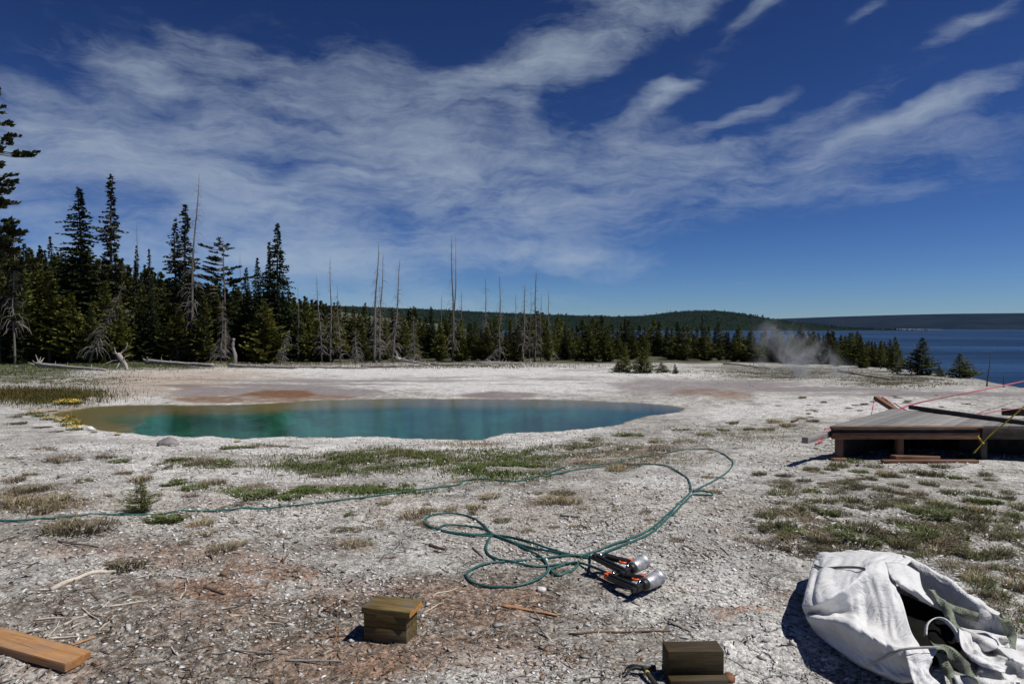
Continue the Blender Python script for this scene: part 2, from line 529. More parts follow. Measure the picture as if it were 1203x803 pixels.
def ground_material():
    m, t, b = material("sinter_ground")
    co = t.coord()
    A = lambda n: t.attr(n).outputs["Fac"]
    nL = t.noise(co, .55, 5, .6)
    nM = t.noise(co, 3.2, 6, .65)
    nF = t.noise(co, 19, 5, .7)
    nG = t.noise(co, 85, 3, .7)
    v1 = t.vor(co, 38); v2 = t.vor(co, 95); v3 = t.vor(co, 14)
    c = t.mix(t.ramp(nL, .32, .68), (.44, .425, .39), (.60, .588, .55))
    c = t.mix(t.ramp(nM, .42, .66, 0, .75), c, (.27, .25, .23))
    # rubble patches of darker broken crust
    rub = t.math('MULTIPLY', t.ramp(t.noise(co, 1.7, 6, .72, .5), .53, .64), t.ramp(nF, .38, .58, .25, 1))
    c = t.mix(t.math('MULTIPLY', rub, .7), c, (.19, .175, .15))
    # broken crust plates with dark cracks between them
    wc = t.new("ShaderNodeTexNoise", ins={"Vector": co, "Scale": 2.4, "Detail": 5.0, "Roughness": .65})
    wco = t.new("ShaderNodeVectorMath", operation='ADD', ins={0: co, 1: t.new("ShaderNodeVectorMath", operation='SCALE', ins={0: wc.outputs["Color"], "Scale": .55}).outputs[0]}).outputs[0]
    vd = t.vor(wco, 2.6, 'DISTANCE_TO_EDGE')
    crack = t.math('MULTIPLY', t.ramp(vd.outputs["Distance"], .0, .035, 1, 0), t.ramp(t.noise(co, .9, 4, .6), .46, .58))
    vdc = t.vor(wco, 2.6)
    plate = t.new("ShaderNodeSeparateColor", ins={0: vdc.outputs["Color"]}).outputs[0]
    c = t.mix(.5, c, t.mix(1.0, c, t.ramp(plate, 0, 1, .72, 1.22, False), 'MULTIPLY'))
    c = t.mix(t.math('MULTIPLY', crack, .55), c, (.13, .115, .10))
    # dark crusty specks and pale flakes
    wv = A("m_white")
    c = t.mix(t.math('MULTIPLY', wv, t.ramp(nM, .25, .7, 1, .55)), c, (.74, .725, .70))
    lit = A("m_litter")
    lit_col = t.mix(t.ramp(nF, .4, .62), (.11, .085, .062), (.36, .325, .28))
    c = t.mix(t.math('MULTIPLY', lit, t.ramp(nM, .3, .55, .55, 1.0)), c, lit_col)
    tan = A("m_tan")
    c = t.mix(t.math('MULTIPLY', tan, t.ramp(nM, .3, .6, .3, .9)), c, (.44, .34, .25))
    orr = A("m_orange")
    c = t.mix(t.math('MULTIPLY', orr, t.ramp(nF, .36, .56, .12, .95)), c, t.mix(nF, (.27, .115, .05), (.40, .22, .125)))
    gr = A("m_grass")
    c = t.mix(t.math('MULTIPLY', gr, t.ramp(nM, .35, .58, .1, .9)), c, t.mix(nF, (.12, .095, .06), (.22, .19, .13)))
    pur = A("m_purple")
    c = t.mix(t.math('MULTIPLY', pur, t.ramp(nL, .2, .6, .7, 1)), c, t.mix(nM, (.13, .11, .115), (.24, .19, .18)))
    mt = A("m_mat")
    c = t.mix(t.math('MULTIPLY', mt, t.ramp(nM, .25, .6, .7, 1)), c, t.mix(t.ramp(nM, .35, .65), (.13, .068, .010), (.19, .062, .010)))
    gn = A("m_green")
    c = t.mix(t.math('MULTIPLY', gn, t.ramp(nM, .3, .55, .8, 1)), c, t.mix(nF, (.035, .05, .018), (.12, .105, .06)))
    # individual stones
    h1 = t.new("ShaderNodeSeparateColor", ins={0: v1.outputs["Color"]})
    h2 = t.new("ShaderNodeSeparateColor", ins={0: v2.outputs["Color"]})
    notpool = t.math('SUBTRACT', 1.0, A("m_pool"))
    s1 = t.ramp(h1.outputs[0], 0, 1, .62, 1.28, False)
    s2 = t.ramp(h2.outputs[0], 0, 1, .72, 1.22, False)
    ss = t.math('MULTIPLY', s1, s2)
    ss = t.math('ADD', t.math('MULTIPLY', t.math('SUBTRACT', ss, 1.0), t.math('SUBTRACT', 1.0, t.math('MULTIPLY', A("m_purple"), .6))), 1.0)
    c = t.mix(1.0, c, ss, 'MULTIPLY')
    darkspeck = t.math('MULTIPLY', t.ramp(h1.outputs[1], .80, .86), t.ramp(nM, .36, .58, .2, 1))
    c = t.mix(t.math('MULTIPLY', darkspeck, .7), c, (.09, .08, .07))
    pale = t.math('MULTIPLY', t.ramp(h2.outputs[1], .80, .86), t.ramp(nF, .35, .6, .3, 1))
    pale = t.math('MULTIPLY', pale, t.math('SUBTRACT', 1.0, t.math('MAXIMUM', t.math('MAXIMUM', A("m_green"), t.math('MAXIMUM', mt, pur)), t.math('MULTIPLY', lit, .6))))
    c = t.mix(t.math('MULTIPLY', pale, .6), c, (.68, .66, .63))
    gap = t.ramp(v1.outputs["Distance"], .55, .85, 0, .35)
    c = t.mix(gap, c, t.mix(1.0, c, (.45, .42, .4), 'MULTIPLY'))
    # pool bed: mineral and bacterial shallows; deep teal paints in the water's scattered light
    dp = A("m_deep")
    nP = t.ramp(t.noise(t.mapping(co, rot=(0, 0, .25), scale=(.3, 1.0, 1)), .9, 5, .62, 1.1), .36, .66)
    bed = t.mix(t.ramp(dp, .1, .3), (.20, .155, .07), t.mix(nP, (.010, .078, .048), (.027, .162, .108)))
    east = t.new("ShaderNodeSeparateXYZ", ins={0: co})
    bed = t.mix(t.math('MULTIPLY', t.ramp(east.outputs[0], -2, 4), t.math('MULTIPLY', t.ramp(dp, .12, .3), .75)), bed, t.mix(nP, (.008, .060, .055), (.024, .148, .112)))
    c = t.mix(A("m_pool"), c, bed)
    t.set(b.inputs["Base Color"], c)
    rough = t.mix(t.math('MULTIPLY', pur, .45), (.92,) * 3, (.45,) * 3)
    t.set(b.inputs["Roughness"], t.math('SUBTRACT', .92, t.math('MULTIPLY', t.math('MAXIMUM', pur, mt), .42)))
    t.set(b.inputs["Specular IOR Level"], t.math('SUBTRACT', .25, t.math('MULTIPLY', mt, .18)))
    hgt = t.math('ADD', t.math('MULTIPLY', nF, 1.1), t.math('MULTIPLY', t.math('SUBTRACT', 1.0, v1.outputs["Distance"]), .5))
    hgt = t.math('ADD', hgt, t.math('MULTIPLY', nG, .35))
    hgt = t.math('ADD', hgt, t.math('MULTIPLY', h1.outputs[0], .35))
    hgt = t.math('SUBTRACT', hgt, t.math('MULTIPLY', crack, 1.1))
    wet = t.math('SUBTRACT', 1.0, t.math('MAXIMUM', A("m_pool"), t.math('MAXIMUM', pur, mt)))
    bn = t.new("ShaderNodeBump", ins={"Distance": .022, "Height": hgt, "Strength": t.math('ADD', .08, t.math('MULTIPLY', wet, .9), clamp=True)})
    t.l.new(bn.outputs[0], b.inputs["Normal"])
    return m


go = g.build("ground", ground_material(), smooth=True)
tag(go, kind="structure")
for nm, arr in masks.items():
    a_ = go.data.attributes.new(nm, 'FLOAT', 'POINT')
    a_.data.foreach_set("value", arr.astype(np.float32))


# ------------------------------------------------------------------ water
def water_mat(name, tint, rough, bsc, bdist, stretch, transparent):
    m, t, b = material(name)
    co = t.mapping(t.coord(), scale=stretch)
    n = t.math('ADD', t.noise(co, bsc, 3, .6), t.math('MULTIPLY', t.noise(co, bsc * .21, 2, .5), 1.5))
    bn = t.new("ShaderNodeBump", ins={"Strength": 1.0, "Distance": bdist, "Height": n})
    out = m.node_tree.nodes["Material Output"]
    if transparent:
        gl = t.new("ShaderNodeBsdfGlossy", ins={"Roughness": rough, "Normal": bn.outputs[0], "Color": (.66, .70, .68)})
        tr = t.new("ShaderNodeBsdfTransparent", ins={"Color": tint})
        fr = t.new("ShaderNodeFresnel", ins={"IOR": 1.33, "Normal": bn.outputs[0]})
        mx = t.new("ShaderNodeMixShader", ins={0: fr.outputs[0], 1: tr.outputs[0], 2: gl.outputs[0]})
        t.l.new(mx.outputs[0], out.inputs[0])
    else:
        nn = t.noise(t.mapping(t.coord(), scale=(.12, 1, 1)), .02, 6, .7)
        t.set(b.inputs["Base Color"], t.mix(t.ramp(nn, .38, .66), tint, tuple(q * 2.6 for q in tint)))
        t.set(b.inputs["Roughness"], t.ramp(nn, .35, .7, .42, .2))
        b.inputs["Roughness"].default_value = rough
        b.inputs["IOR"].default_value = 1.33
        b.inputs["Specular IOR Level"].default_value = .20
        t.l.new(bn.outputs[0], b.inputs["Normal"])
    return m


pw = MB()
cen = POOL.mean(0)
PO = []
for i in range(len(POOL)):
    p = POOL[i]; d = p - cen
    PO.append(p + d / np.linalg.norm(d) * 0.35)
pw.polys(np.array([[p[0], p[1], WATER] for p in PO]), [tuple(range(len(PO)))])
po = pw.build("pool_water", water_mat("hot_spring_water", (.92, .97, .96), .06, 9, .006, (1, .6, 1), True))
tag(po, kind="structure")

lk = MB()
ys = [20, 60, 120, 400, 1200, 4000, 12500]
LV = []
for y in ys:
    for x in (-13000, -2000, -300, 0, 14, 60, 300, 2000, 13000):
        LV.append((x, y, LAKE))
fl = []
for i in range(len(ys) - 1):
    for j in range(8):
        fl.append((i * 9 + j, i * 9 + j + 1, (i + 1) * 9 + j + 1, (i + 1) * 9 + j))
lk.polys(np.array(LV), fl)
lo = lk.build("lake_water", water_mat("lake_water", (.0035, .012, .030), .30, 1.2, .22, (.5, 1, 1), False))
tag(lo, kind="structure")


# ------------------------------------------------------------------ far hills
def hill(name, table, Y0, Y1, Y2, mat, seed, amp, ncol=260):
    px = np.array([p for p, q in table], float); py = np.array([q for p, q in table], float)
    U = np.linspace(px[0], px[-1], ncol)
    zr = 1.7 + (HOR - np.interp(U, px, py)) / FPX * Y1
    rows = []
    ks = np.linspace(0, 1, 22)
    for k in ks:
        Y = Y0 + (Y1 - Y0) * k
        X = (U - CX) / FPX * Y1 * (.75 + .25 * (Y / Y1))
        z = LAKE - 1 + (zr - LAKE) * (k ** .8) + amp * fbm(X / (amp * 9), Y / (amp * 9) + 0 * X, seed, 4) * math.sin(math.pi * min(k, 1)) ** .5
        rows.append(np.stack([X, np.full_like(X, Y), z], 1))
    for k in (.3, 1.0):
        Y = Y1 + (Y2 - Y1) * k
        X = (U - CX) / FPX * Y1
        rows.append(np.stack([X, np.full_like(X, Y), LAKE - 2 + (zr - LAKE) * (1 - k) * .9], 1))
    V = np.concatenate(rows)
    n = len(rows)
    i = np.arange(n - 1)[:, None] * ncol; j = np.arange(ncol - 1)[None]
    f = np.stack([i + j, i + j + 1, i + ncol + j + 1, i + ncol + j], -1).reshape(-1, 4)
    mb = MB(); mb.add(V, f)
    o = mb.build(name, mat, smooth=True)
    tag(o, kind="structure")
    return np.array(rows)


hm, t, b = material("wooded_hill")
co = t.coord()
n1 = t.noise(co, .02, 5, .7); n2 = t.noise(co, .0035, 4, .6)
t.set(b.inputs["Base Color"], t.mix(t.ramp(n1, .35, .65), t.mix(n2, (.007, .012, .007), (.012, .019, .010)), (.015, .023, .012)))
b.inputs["Roughness"].default_value = 1.0
b.inputs["Specular IOR Level"].default_value = 0
hill_tab = [(-900, 352), (-300, 352), (150, 356), (300, 358), (400, 359), (470, 361.5), (540, 364.5), (600, 367.5), (660, 369.5), (720, 371.5), (755, 370.5), (790, 366), (820, 364.5), (845, 364.5), (870, 367.5), (895, 373), (920, 378.5), (950, 383.5), (980, 387), (1005, 389)]
rows = hill("hills", hill_tab, 1900, 2600, 3300, hm, 5, 9)
farm, t, b = material("far_shore_woods")
co = t.coord()
n1 = t.noise(t.mapping(co, scale=(.35, 1, 1)), .004, 5, .7)
t.set(b.inputs["Base Color"], t.mix(t.ramp(n1, .35, .65), (.006, .009, .008), (.015, .016, .013)))
b.inputs["Roughness"].default_value = 1.0
b.inputs["Specular IOR Level"].default_value = 0
far_tab = [(500, 377), (700, 377), (850, 376), (920, 374), (980, 371.8), (1060, 369.5), (1120, 368.3), (1203, 367.5), (1300, 368), (1500, 366), (1900, 372)]
hill("far_shore", far_tab, 8200, 9600, 11500, farm, 8, 30, 160)
bm_ = MB()
B = []
for i, u in enumerate(np.linspace(985, 1110, 30)):
    hgt_ = 9 * math.sin(math.pi * i / 29) ** .5 * (.5 + .5 * random.random())
    x = (u - CX) / FPX * 8150
    B += [(x, 8100, LAKE - 1), (x, 8150, LAKE + hgt_), (x, 8260, LAKE - 1)]
bm_.polys(np.array(B), [q for i in range(29) for q in ((i * 3, i * 3 + 3, i * 3 + 4, i * 3 + 1), (i * 3 + 1, i * 3 + 4, i * 3 + 5, i * 3 + 2))])
tag(bm_.build("beach", simple("far_sand", (.17, .145, .125), .9, scale=.01)), kind="structure")

# conifers covering the middle hill, beyond counting: one mass
cn = MB()
nco = 14000
ri = rng.integers(2, 22, nco); ci = rng.integers(0, rows.shape[1] - 1, nco)
fr = rng.random(nco)[:, None]
base = rows[ri, ci] * (1 - fr) + rows[ri, ci + 1] * fr
base[:, 1] += rng.normal(0, 14, nco)
base[:, 0] += rng.normal(0, 10, nco)
hh = rng.uniform(3, 6.5, nco); hh[rng.random(nco) < .05] *= 1.4
wd = hh * rng.uniform(.28, .5, nco)
k = 5
an = np.arange(k) * 2 * np.pi / k
ring = np.stack([np.cos(an), np.sin(an), np.zeros(k)], 1)
V = base[:, None] + ring[None] * wd[:, None, None]
tip = base + np.stack([np.zeros(nco), np.zeros(nco), hh], 1)
V = np.concatenate([V, tip[:, None]], 1)
ix = np.arange(nco)[:, None, None] * (k + 1)
ff = np.stack([np.arange(k), (np.arange(k) + 1) % k, np.full(k, k)], 1)[None] + ix
cc = rng.uniform(.8, 1.1, nco)
cn.add(V.reshape(-1, 3), ff.reshape(-1, 3), np.repeat(np.repeat(cc[:, None], k + 1, 0), 3, 1))
mtree = simple("hill_needles", (.008, .0135, .008), 1.0, usecol=True, spec=0, scale=.05)
tag(cn.build("hill_forest", mtree), kind="stuff")


# ------------------------------------------------------------------ trees
def crown(H_, R, z0, seed, style):
    """needle sprays on whorled branches; style: spruce, young, pine, fir"""
    r = np.random.default_rng(seed)
    P, D, S, C = [], [], [], []           # spray origin, direction, (len,width), colour
    br = MB()
    lev = {"spruce": H_ / 62, "young": H_ / 30, "pine": H_ / 38, "fir": H_ / 64}[style]
    z = z0
    while z < H_ * .985:
        t = (z - z0) / (H_ - z0)
        if style == "young":
            L0 = R * (1 - t) ** .85 * (.6 + .55 * min(1, t * 5))
            droop, rise = -.05, .45
        elif style == "fir":
            L0 = R * (1 - t) ** .95
            droop, rise = -.25, .25
        elif style == "spruce":
            L0 = R * ((1 - t) ** .85) * (.8 + .35 * math.sin(t * 23 + seed))
            droop, rise = -.30, .30
        else:
            L0 = R * (math.sin(math.pi * min(1, .18 + .82 * t)) ** .55) * (.55 + .75 * r.random())
            droop, rise = -.02, .25
        L0 = max(L0, .012 * H_ * (1.25 - t))
        nb_ = {"spruce": 7, "young": 8, "pine": 5, "fir": 8}[style]
        for kx in range(nb_):
            if style == "pine" and r.random() < .32: continue
            if style == "spruce" and r.random() < .16: continue
            a = r.random() * 2 * math.pi
            L = L0 * r.uniform(.6, 1.15) * (1 + .22 * math.sin(a + seed * 1.7) + .16 * math.sin(2 * a + z * 9 / H_ + seed))
            if r.random() < .08: L *= 1.25
            zz = z + r.normal(0, lev * (1.3 if style == "pine" else .45))
            dirh = np.array([math.cos(a), math.sin(a), 0])
            side = np.array([-math.sin(a), math.cos(a), 0])
            ns = max(3, int(L / ({"young": .12, "spruce": .17, "fir": .16, "pine": .15}[style] * H_ / {"young": 5, "spruce": 15, "fir": 15, "pine": 12}[style])))
            if style in ("pine", "spruce"):
                e = np.array([0, 0, zz]) + dirh * L + np.array([0, 0, droop * L + rise * L * .4])
                mid = np.array([0, 0, zz]) + dirh * L * .5 + np.array([0, 0, droop * L * .45])
                tube(br, [np.array([0, 0, zz]), mid, e], [.012 * L + .015, .01 * L + .01, .006], 3, (.5, .5, .5), False)
            s0 = {"pine": .42, "spruce": .15, "fir": .1, "young": .15}[style]
            for q in range(ns):
                u = s0 + (1 - s0) * (q + r.random() * .8) / ns
                hz = droop * L * u + rise * L * u * u * .6
                p = np.array([0, 0, zz]) + dirh * L * u + np.array([0, 0, hz])
                nsp = {"young": 3, "spruce": 3, "fir": 3, "pine": 5}[style]
                for w in range(nsp):
                    s_ = r.uniform(-1, 1)
                    dd = dirh * r.uniform(.3, 1) + side * s_ * 1.0 + np.array([0, 0, r.normal({"young": .35, "pine": .45, "spruce": -.12, "fir": .0}[style], .35)])
                    dd /= np.linalg.norm(dd)
                    sz = {"young": .040 * H_, "spruce": .020 * H_, "fir": .019 * H_, "pine": .022 * H_}[style] * r.uniform(.6, 1.35) * (1 - .45 * t)
                    P.append(p + side * s_ * .12 * L * (1 - u * .5)); D.append(dd); S.append((sz, sz * {"young": .42, "spruce": .5, "fir": .5, "pine": .55}[style]))
                    gcol = r.uniform(.65, 1.3)
                    warm = r.uniform(.85, 1.2)
                    C.append((gcol * warm, gcol, gcol * r.uniform(.7, 1.0)))
        z += lev * r.uniform(.75, 1.2)
    P, D, S, C = map(np.array, (P, D, S, C))
    up = r.normal(0, 1, P.shape) * .7 + np.array([0, 0, 1.0])
    sd = np.cross(D, up); sd /= np.linalg.norm(sd, axis=1)[:, None] + 1e-9
    a = P - D * S[:, :1] * .25
    tip = P + D * S[:, :1]
    m1 = P + D * S[:, :1] * .3 + sd * S[:, 1:] * .8
    m2 = P + D * S[:, :1] * .3 - sd * S[:, 1:] * .8
    V = np.stack([a, m1, tip, m2], 1).reshape(-1, 3)
    f = np.arange(len(P) * 4).reshape(-1, 4)
    mb = MB(); mb.add(V, f, np.repeat(C, 4, 0))
    return mb, br


def trunk_mb(H_, r0, lean=(0, 0), seed=0, dead=0.0, deadz=(0, 0), k=7):
    r = np.random.default_rng(seed)
    mb = MB()
    zz = np.linspace(0, 1, 10)
    P = np.stack([lean[0] * zz * H_ + .012 * H_ * np.sin(zz * 5 + seed) * zz, lean[1] * zz * H_ + .008 * H_ * np.cos(zz * 4 + seed) * zz, zz * H_ - .15 * (zz == 0)], 1)
    tube(mb, P, r0 * (1 - .9 * zz) + .004, k)
    return mb, P


NEED = {"young": foliage("pine_needles", (.088, .104, .025), .35), "dark": foliage("spruce_needles", (.026, .034, .014), .2), "fir": foliage("fir_needles", (.024, .038, .014), .2)}
BARK = simple("pine_bark", (.12, .095, .075), .95, scale=8, stretch=(1, 1, .15), bump=.02)
DEADW = simple("grey_deadwood", (.135, .125, .118), .9, scale=6, stretch=(1, 1, .12), bump=.01, usecol=True)

PROTO = {}


def proto(style, H_, R, z0, seed, mat, r0):
    key = (style, seed)
    mb, br = crown(H_, R, z0, seed, style)
    cm = mb.mesh("crown", NEED[mat])
    tm, P = trunk_mb(H_ * .97, r0, (0, 0), seed)
    if br.n:                      # living limbs belong to the trunk's wood
        tm.v += br.v; tm.c += br.c; tm.f += [(f, o + tm.n) for f, o in br.f]; tm.n += br.n
    PROTO[key] = (tm.mesh("trunk", BARK), cm, H_)
    return key


young = [proto("young", 5.0, (1.15, .95, 1.4, 1.2, .85, 1.55, 1.1, 1.3, 1.0)[i], (.15, .3, .1, .5, .2, .1, .8, .2, .15)[i], 200 + i, "young", .07) for i in range(9)]
spruces = [proto("spruce", 15, 2.5, 1.0, 300 + i, "dark", .2) for i in range(3)]
firs = [proto("fir", 15, 3.1, .6, 400 + i, "fir", .2) for i in range(3)]
pines = [proto("pine", 12, 2.1, 4.6, 500 + i, "dark", .15) for i in range(2)]
bigpine = proto("pine", 21.5, 3.4, 4.0, 520, "dark", .28)


def plant_tree(key, loc, h, wide, name, label, cat, group=None, rz=None):
    tm, cm, H_ = PROTO[key]
    root = empty(name, loc, random.random() * 6.28 if rz is None else rz)
    s = h / H_
    root.scale = (s * wide, s * wide, s)
    link("trunk", tm, root); link("crown", cm, root)
    return tag(root, label, cat, group)


def gxy(px, d):
    x = (px - CX) / FPX * d
    return np.array([x, d, float(H(x, d)) - .05])


front_px = [-60, 0, 150, 300, 500, 700, 800, 850, 900, 950, 1000, 1050]
front_d = [52, 52, 52.5, 53.5, 56, 56, 58, 58, 54, 49, 46, 42]
top_px = [-100, 0, 60, 100, 150, 200, 250, 300, 350, 400, 450, 500, 560, 620, 680, 720, 800, 880, 950, 1000, 1040, 1060]
top_y = [288, 292, 297, 308, 313, 324, 333, 344, 347, 355, 360, 363, 366, 370, 370, 374, 378, 383, 386, 392, 397, 402]
NF = 270
for i in range(NF + 22):
    u = (i + random.random()) / NF
    px = -90 + 1140 * u ** 1.06 if i < NF else 925 + 132 * (i - NF + random.random()) / 22
    fd = np.interp(px, front_px, front_d)
    back = random.random() ** 1.1
    dmax = 26 if px < 500 else (20 if px < 850 else 9)
    d = fd + back * dmax
    p = gxy(px, d)
    ztop = W(px, np.interp(px, top_px, top_y), d)[2]
    h = max(1.8, (ztop - p[2]) * (random.uniform(.62, .92) if back < .35 else random.uniform(.78, 1.06)))
    h *= random.choice((1, 1, 1, .8, 1.08))
    key = random.choice(young) if random.random() < .9 else random.choice(firs)
    isf = key in firs
    plant_tree(key, p, h, random.uniform(1.0, 1.55) * (1 if h < 6 else .85), "pine_tree", "young green pine standing in the dense line of forest behind the spring", "tree",
               "young pines along the forest edge")

TALL = [  # px, top y, d, key, width, name, label
    (-4, 104, 50, bigpine, 1.0, "pine_tree", "tall open-branched pine half cut off by the left edge of the picture"),
    (12, 318, 51, firs[0], 1.1, "fir_tree", "broad dark fir at the far left, under the tall open pine"),
    (60, 276, 66, spruces[1], .8, "spruce_tree", "lone thin spire rising over the wooded slope left of the dark cone-shaped spruce"),
    (96, 217, 58, firs[1], 1.3, "fir_tree", "dense cone-shaped dark fir, left of the tallest ragged spruce"),
    (133, 203, 60, spruces[0], .95, "spruce_tree", "tallest ragged spruce with a narrow crown, right of the cone-shaped fir"),
    (161, 288, 62, spruces[2], .7, "spruce_tree", "small dark spire between the ragged spruce and the leaning bare snag"),
    (176, 291, 64, spruces[1], .6, "spruce_tree", "thin low spruce spire left of the pair of tall spruces by the bare snag"),
    (207, 256, 60, spruces[2], 1.0, "spruce_tree", "shorter left-hand spruce of the pair beside the tall bare snag"),
    (219, 238, 58, spruces[1], 1.2, "spruce_tree", "taller right-hand spruce of the pair, touching the tall bare snag"),
    (264, 279, 57, pines[0], 1.0, "pine_tree", "pine with a tufted flat crown on a bare thin trunk, right of the tall snag"),
    (290, 312, 60, firs[2], 1.0, "fir_tree", "rounded dark fir just right of the tufted pine"),
    (303, 301, 61, firs[0], 1.0, "fir_tree", "dark fir with a broad shoulder, left of the tall black spruce"),
    (327, 259, 58, firs[1], 1.05, "fir_tree", "tall black fir with a ragged tip, last big tree before the low forest"),
    (317, 283, 59, spruces[0], .9, "spruce_tree", "spruce close against the left side of the tall black fir"),
    (825, 366, 66, spruces[1], .8, "spruce_tree", "single dark spire standing above the low forest under the round hill"),
]
for px, ty, d, key, wd_, nm, lb in TALL:
    p = gxy(px, d)
    plant_tree(key, p, W(px, ty, d)[2] - p[2], wd_, nm, lb, "tree", None, rz=random.random() * 6)

for px, ty, d, wd_, lb in [(1084, 396, 36.5, 1.5, "separate full pine on the lake shore, taller of the two shore pines"), (1128, 415, 33.5, 2.0, "low round pine at the right end of the shore trees"),
                           (1104, 430, 35, 2.2, "low grey-green bush between the two shore pines"), (1052, 395, 40, .9, "thin pine at the right end of the forest with bare stems at its foot"),
                           (735, 402, 39, .85, "slim taller pine of the bushes on the white flats before the forest"), (757, 410, 38.5, 1.9, "round green pine bush on the white flats"),
                           (777, 425, 38, 2.4, "thin straggly bush on the white flats"), (793, 427, 37, 1.1, "small pointed pine at the right end of the bushes on the white flats"),
                           (726, 424, 39, 1.8, "lowest bush at the left end of the bushes on the white flats"), (122, 416, 50, 1.5, "small bright green pine beside the pale fallen logs"),
                           (272, 418, 51, 1.6, "small pine at the foot of the broken grey stump")]:
    p = gxy(px, d)
    plant_tree(young[5] if px > 720 else random.choice(young), p, max(.35, W(px, ty, d)[2] - p[2]), wd_, "pine_tree", lb, "tree")

# hillside forest on the left: beyond counting
lowmb, _ = crown(11, 1.5, .3, 611, "young")
LV_, LF_, LC_ = lowmb.v[0], lowmb.f[0][0], lowmb.c[0]
keep = np.arange(0, len(LF_), 4)
LVq = LV_.reshape(-1, 4, 3)[keep] ; LCq = LC_.reshape(-1, 4, 3)[keep]
cenq = LVq.mean(1, keepdims=True)
LVq = cenq + (LVq - cenq) * 2.1
fm = MB()
nh = 0
while nh < 620:
    y = random.uniform(88, 260); x = random.uniform(-1.15 * y, -.02 * y)
    if -x < 18: continue
    s = random.uniform(.7, 1.25)
    pxq = CX + x / y * FPX
    if pxq > 395: continue
    z0_ = float(H(x, y))
    lim = (W(pxq, np.interp(pxq, [-200, 0, 60, 100, 150, 200, 300, 350, 400], [262, 270, 274, 279, 303, 321, 341, 350, 356]) - random.uniform(-9, 2), y)[2] - z0_) / 11
    if lim < .3: continue
    s = min(s, lim)
    a = random.random() * 6.28
    R_ = np.array([[math.cos(a), -math.sin(a), 0], [math.sin(a), math.cos(a), 0], [0, 0, 1]])
    tone = random.uniform(.55, 1.0)
    fm.add((LVq.reshape(-1, 3) * s) @ R_.T + np.array([x, y, float(H(x, y)) - .2]), np.arange(len(LVq) * 4).reshape(-1, 4), LCq.reshape(-1, 3) * tone * np.array([.8, .85, .9]))
    nh += 1
tag(fm.build("hillside_forest", foliage("hillside_needles", (.048, .062, .018), 0)), kind="stuff")


# ------------------------------------------------------------------ dead trees
def snag(top, basepx, d, r0, seed, nb_, label, group=None, lean_d=0.0, blen=.9, double=None, zlo=.1, dark=1.0):
    r = np.random.default_rng(seed)
    p = gxy(basepx, d)
    T = W(top[0], top[1], d + lean_d)
    root = empty("dead_tree", p)
    v = T - p
    mb = MB()
    zz = np.linspace(0, 1, 14)
    Hh = np.linalg.norm(v)
    P = zz[:, None] * v + np.stack([.008 * Hh * np.sin(zz * 6 + seed), .006 * Hh * np.cos(zz * 5 + seed), 0 * zz], 1) * zz[:, None] * (1 - zz[:, None]) * 4
    P[0, 2] -= .2
    col = (dark, dark * .97, dark * .94)
    tube(mb, P, r0 * .66 * (1 - .88 * zz), 7, col)
    if double:
        T2 = W(double[0], double[1], d) - p
        P2 = np.array([P[4], P[4] * .6 + T2 * .4 + np.array([.12, 0, 0]), T2])
        tube(mb, P2, [r0 * .4, r0 * .28, r0 * .08], 6, col)
    mb.build("trunk", DEADW, root)
    cb = MB()
    for i in range(int(nb_ * 1.5)):
        u = zlo + (.97 - zlo) * r.random() ** 1.25
        o = np.array([np.interp(u, zz, P[:, k]) for k in range(3)])
        a = r.random() * 6.28
        L = blen * (1 - u * .75) * r.uniform(.35, 1.2)
        dirh = np.array([math.cos(a), math.sin(a), 0])
        q = [o, o + dirh * L * .5 + np.array([0, 0, r.uniform(-.05, .1) * L]), o + dirh * L * .85 + np.array([0, 0, -L * r.uniform(.1, .5)]), o + dirh * L + np.array([0, 0, -L * r.uniform(.3, .9)])]
        rb = .021 * (1 - u * .6) * (.6 + L)
        tube(cb, q, [rb, rb * .8, rb * .5, rb * .25], 3, tuple(np.array(col) * r.uniform(.9, 1.7)), False)
    if cb.n: cb.build("crown", DEADW, root)
    return tag(root, label, "dead tree", group)


snag((234, 204), 222, 55, .21, 1, 120, "very tall bare snag with a twisted branchy foot beside the pair of spruces", blen=1.5, zlo=.05)
snag((16, 268), 17, 50, .13, 2, 90, "grey dead tree with drooping bare branches at the far left", blen=1.5, zlo=.25, dark=1.1)
snag((146, 330), 103, 51, .13, 3, 80, "grey dead tree leaning to the right in front of the cone-shaped fir", blen=1.3, zlo=.15)
snag((161, 257), 160, 64, .12, 4, 30, "slender bare snag standing between the ragged spruce and the pair of spruces")
snag((388, 302), 388, 54, .13, 5, 60, "bare snag with no forked top, first tall one right of the black fir", blen=.8)
snag((372, 322), 378, 55, .11, 6, 70, "short bare snag with a brushy foot just left of the first tall snag", blen=.9)
snag((396, 334), 400, 54, .10, 7, 50, "bare snag leaning left beside the first tall snag right of the black fir")
snag((445, 284), 439, 54, .19, 8, 100, "thick snag leaning right with peeling lower trunk, left of the slim clump snag", blen=.9)
snag((450, 296), 445, 55, .13, 9, 70, "snag bristling with short twigs close behind the thick leaning snag")
snag((446, 330), 447, 57, .08, 10, 40, "shortest snag of the clump behind the thick leaning snag")
snag((470, 304), 461, 53, .15, 11, 110, "snag leaning right with a dense skirt of dead twigs", blen=.9)
snag((531, 275), 532, 57, .17, 12, 90, "tallest forked snag of the middle forest with two needle-thin tops", double=(535.5, 275), blen=.8)
snag((519, 345), 519, 60, .10, 13, 20, "thin distant snag just left of the tall forked snag")
snag((542, 340), 543, 58, .10, 14, 40, "thin snag just right of the tall forked snag")
snag((570, 326), 572, 58, .13, 15, 60, "left-hand snag of the two evenly spaced ones right of the forked snag")
